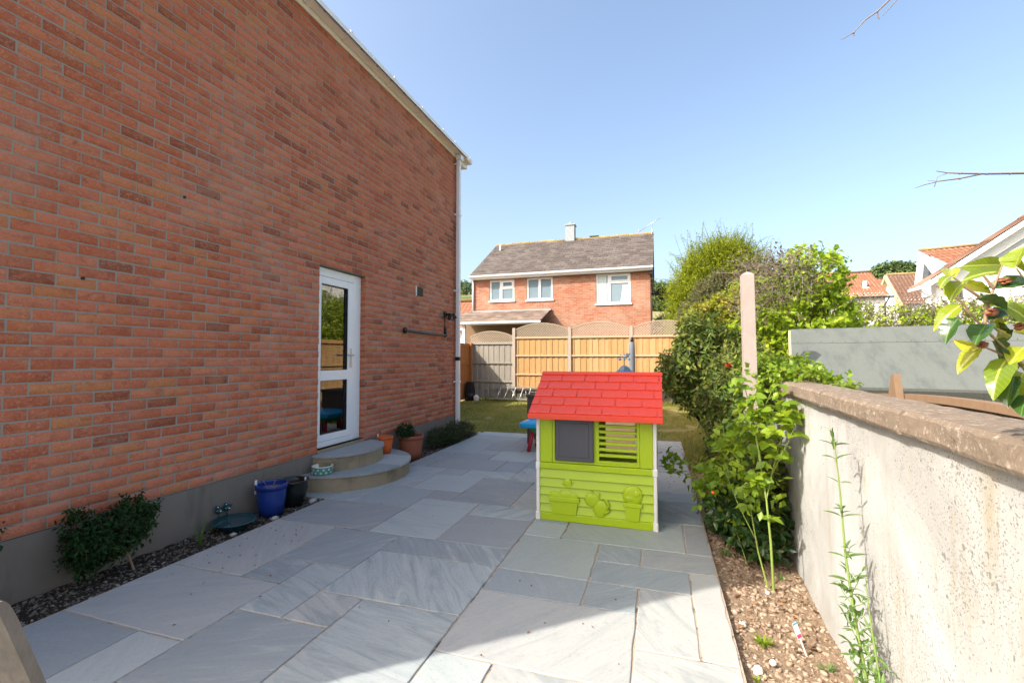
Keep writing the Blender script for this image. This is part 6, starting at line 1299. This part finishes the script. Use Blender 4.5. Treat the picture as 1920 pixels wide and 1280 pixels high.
# ------------------------------------------------------------------ camellia close to the camera
cm = thing('camellia', 'close camellia branch with big glossy yellow green leaves and faded flowers at the right edge', 'shrub', (1.08, 1.15, -.1))
mb = MB(); mb.tube([(1.08, 1.15, -.1), (1.05, 1.18, .6), (1.0, 1.2, 1.05), (.9, 1.24, 1.24), (.757, 1.241, 1.302)], [.022, .019, .014, .008, .004], 9); mb.tube([(1.0, 1.2, 1.05), (.95, 1.24, 1.35), (.85, 1.24, 1.48), (.76, 1.234, 1.522)], [.012, .009, .006, .003], 8)
mb.build('trunk', 'bark', cm, fix=False)
mb = MB()
for s in CAM_BR: n = len(s); mb.tube(s, [.0034*(1-.6*j/(n-1)) for j in range(n)], 7)
mb.build('twigs', 'brown_stem', cm, fix=False)
lm = leafobj_mesh('leaf', 'camellia_leaf', nu=8, nv=3, W=1., curl=.0, fold=.10)
ldk = leafobj_mesh('leaf', 'camellia_dark', nu=8, nv=3, W=1., curl=.0, fold=.10)
rs = np.random.RandomState(12); O = org(cm); campos = Vector((0, 0, 1.4))
extra = [((.80+rs.normal()*.02, 1.24+rs.normal()*.03, 1.33+.22*rs.rand()), None, .045, 0) for _ in range(14)]
for b, t, wdt, dk in CAM_LEAVES+extra:
    b = Vector(b)
    if t is None: t = b+Vector(rs.normal(size=3)).normalized()*.065
    t = Vector(t); d = t-b; L = d.length
    if L < .05: L = .05+rs.rand()*.01
    up = Vector((-.45, -.5, .75))+Vector(rs.normal(size=3))*.35
    V, F = leafshape(L=1., W=wdt/L, nu=10, nv=4, curl=rs.uniform(.05, .5), fold=rs.uniform(.1, .45)); V = [(x, y+.05*math.sin(x*2.5), z+.012*math.sin(x*21+y*9)*abs(y)*9) for x, y, z in V]
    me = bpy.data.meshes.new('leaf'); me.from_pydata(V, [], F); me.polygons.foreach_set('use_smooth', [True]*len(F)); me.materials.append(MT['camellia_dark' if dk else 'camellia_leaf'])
    o = bpy.data.objects.new('leaf', me); COL.objects.link(o); o.parent = cm; o['rnd'] = float(.25+.75*rs.rand())
    o.matrix_local = Matrix.Translation(b-O) @ orient(d, up).to_4x4() @ Matrix.Scale(L, 4)
for c in CAM_FL:
    mb = MB()
    for k in range(16): q = Vector(rs.normal(size=3)).normalized(); mb.ell(Vector(c)+q*.006, .0055, .0035, .0025, 7, 5, nz=.5)
    mb.build('faded_flower', 'dead_flower', cm, fix=False)
# bare tree beyond the wall with two branch tips in view
bt2 = thing('bare_tree', 'bare pale twigs reaching into the sky from the right and top edges', 'tree', (2.9, 1.7, -.1))
mb = MB(); mb.tube([(2.9, 1.7, -.1), (2.85, 1.75, 1.0), (2.7, 1.9, 1.9), (2.5, 2.2, 2.6), (2.2, 2.45, 3.4), (1.9, 2.7, 4.0)], [.06, .05, .04, .032, .02, .01], 10)
mb.tube([(2.7, 1.9, 1.9), (2.3, 2.4, 2.12), (1.9, 2.55, 2.19), (1.517, 2.551, 2.199)], [.02, .012, .007, .005], 8); mb.tube([(2.2, 2.45, 3.4), (1.7, 2.6, 3.55), (1.35, 2.63, 3.45), (1.195, 2.619, 3.256)], [.014, .008, .006, .005], 8)
mb.build('trunk', 'pale_twig', bt2, fix=False)
mb = MB(); T1 = [(1.195, 2.619, 3.256), (1.067, 2.584, 3.104), (1.011, 2.568, 3.048), (.955, 2.552, 3.007), (.901, 2.537, 2.946), (.845, 2.521, 2.913)]; mb.tube(T1, [.0045, .004, .0036, .003, .0022, .0014], 6)
mb.tube([(1.15, 2.61, 3.2), (1.096, 2.593, 3.098), (1.035, 2.577, 3.027)], [.003, .0024, .0016], 5); mb.tube([(1.011, 2.568, 3.048), (1.015, 2.57, 3.015), (1.02, 2.57, 3.01)], [.002, .0026, .002], 5); mb.tube([(.901, 2.537, 2.946), (.905, 2.54, 2.93)], [.0018, .002], 5)
T2 = [(1.517, 2.551, 2.199), (1.363, 2.502, 2.196), (1.253, 2.467, 2.198), (1.2, 2.45, 2.2), (1.154, 2.435, 2.208)]; mb.tube(T2, [.0048, .0042, .003, .0022, .0014], 6); mb.tube([(1.34, 2.495, 2.195), (1.252, 2.468, 2.176), (1.164, 2.44, 2.164), (1.10, 2.42, 2.147), (1.065, 2.41, 2.134)], [.0034, .003, .0024, .0018, .001], 6)
mb.tube([(1.2, 2.45, 2.199), (1.16, 2.437, 2.182), (1.146, 2.436, 2.14)], [.0018, .0016, .0018], 5); mb.tube([(1.164, 2.44, 2.164), (1.12, 2.43, 2.168)], [.0014, .0008], 5)
for p in (T1[2], T1[4], T2[1], T2[2], (1.46, 2.533, 2.197), (1.252, 2.468, 2.176)): mb.ell(p, .0055, .0055, .0055, 7, 5)
mb.build('twigs', 'pale_twig', bt2, fix=False)
# fallen scraps on the patio
litter('patio_litter', 'tiny scraps of dead leaf scattered on the paving slabs', 'litter_leaf', 110, lambda rs: [(rs.uniform(-3.1, -2.6), rs.uniform(2.2, 3.2), .0), (rs.uniform(-.02, .33), rs.uniform(4, 6.5), .0), (rs.uniform(-2.9, .3), rs.uniform(1.8, 4), .0)][rs.randint(3)], .016, 16, 'leaves')
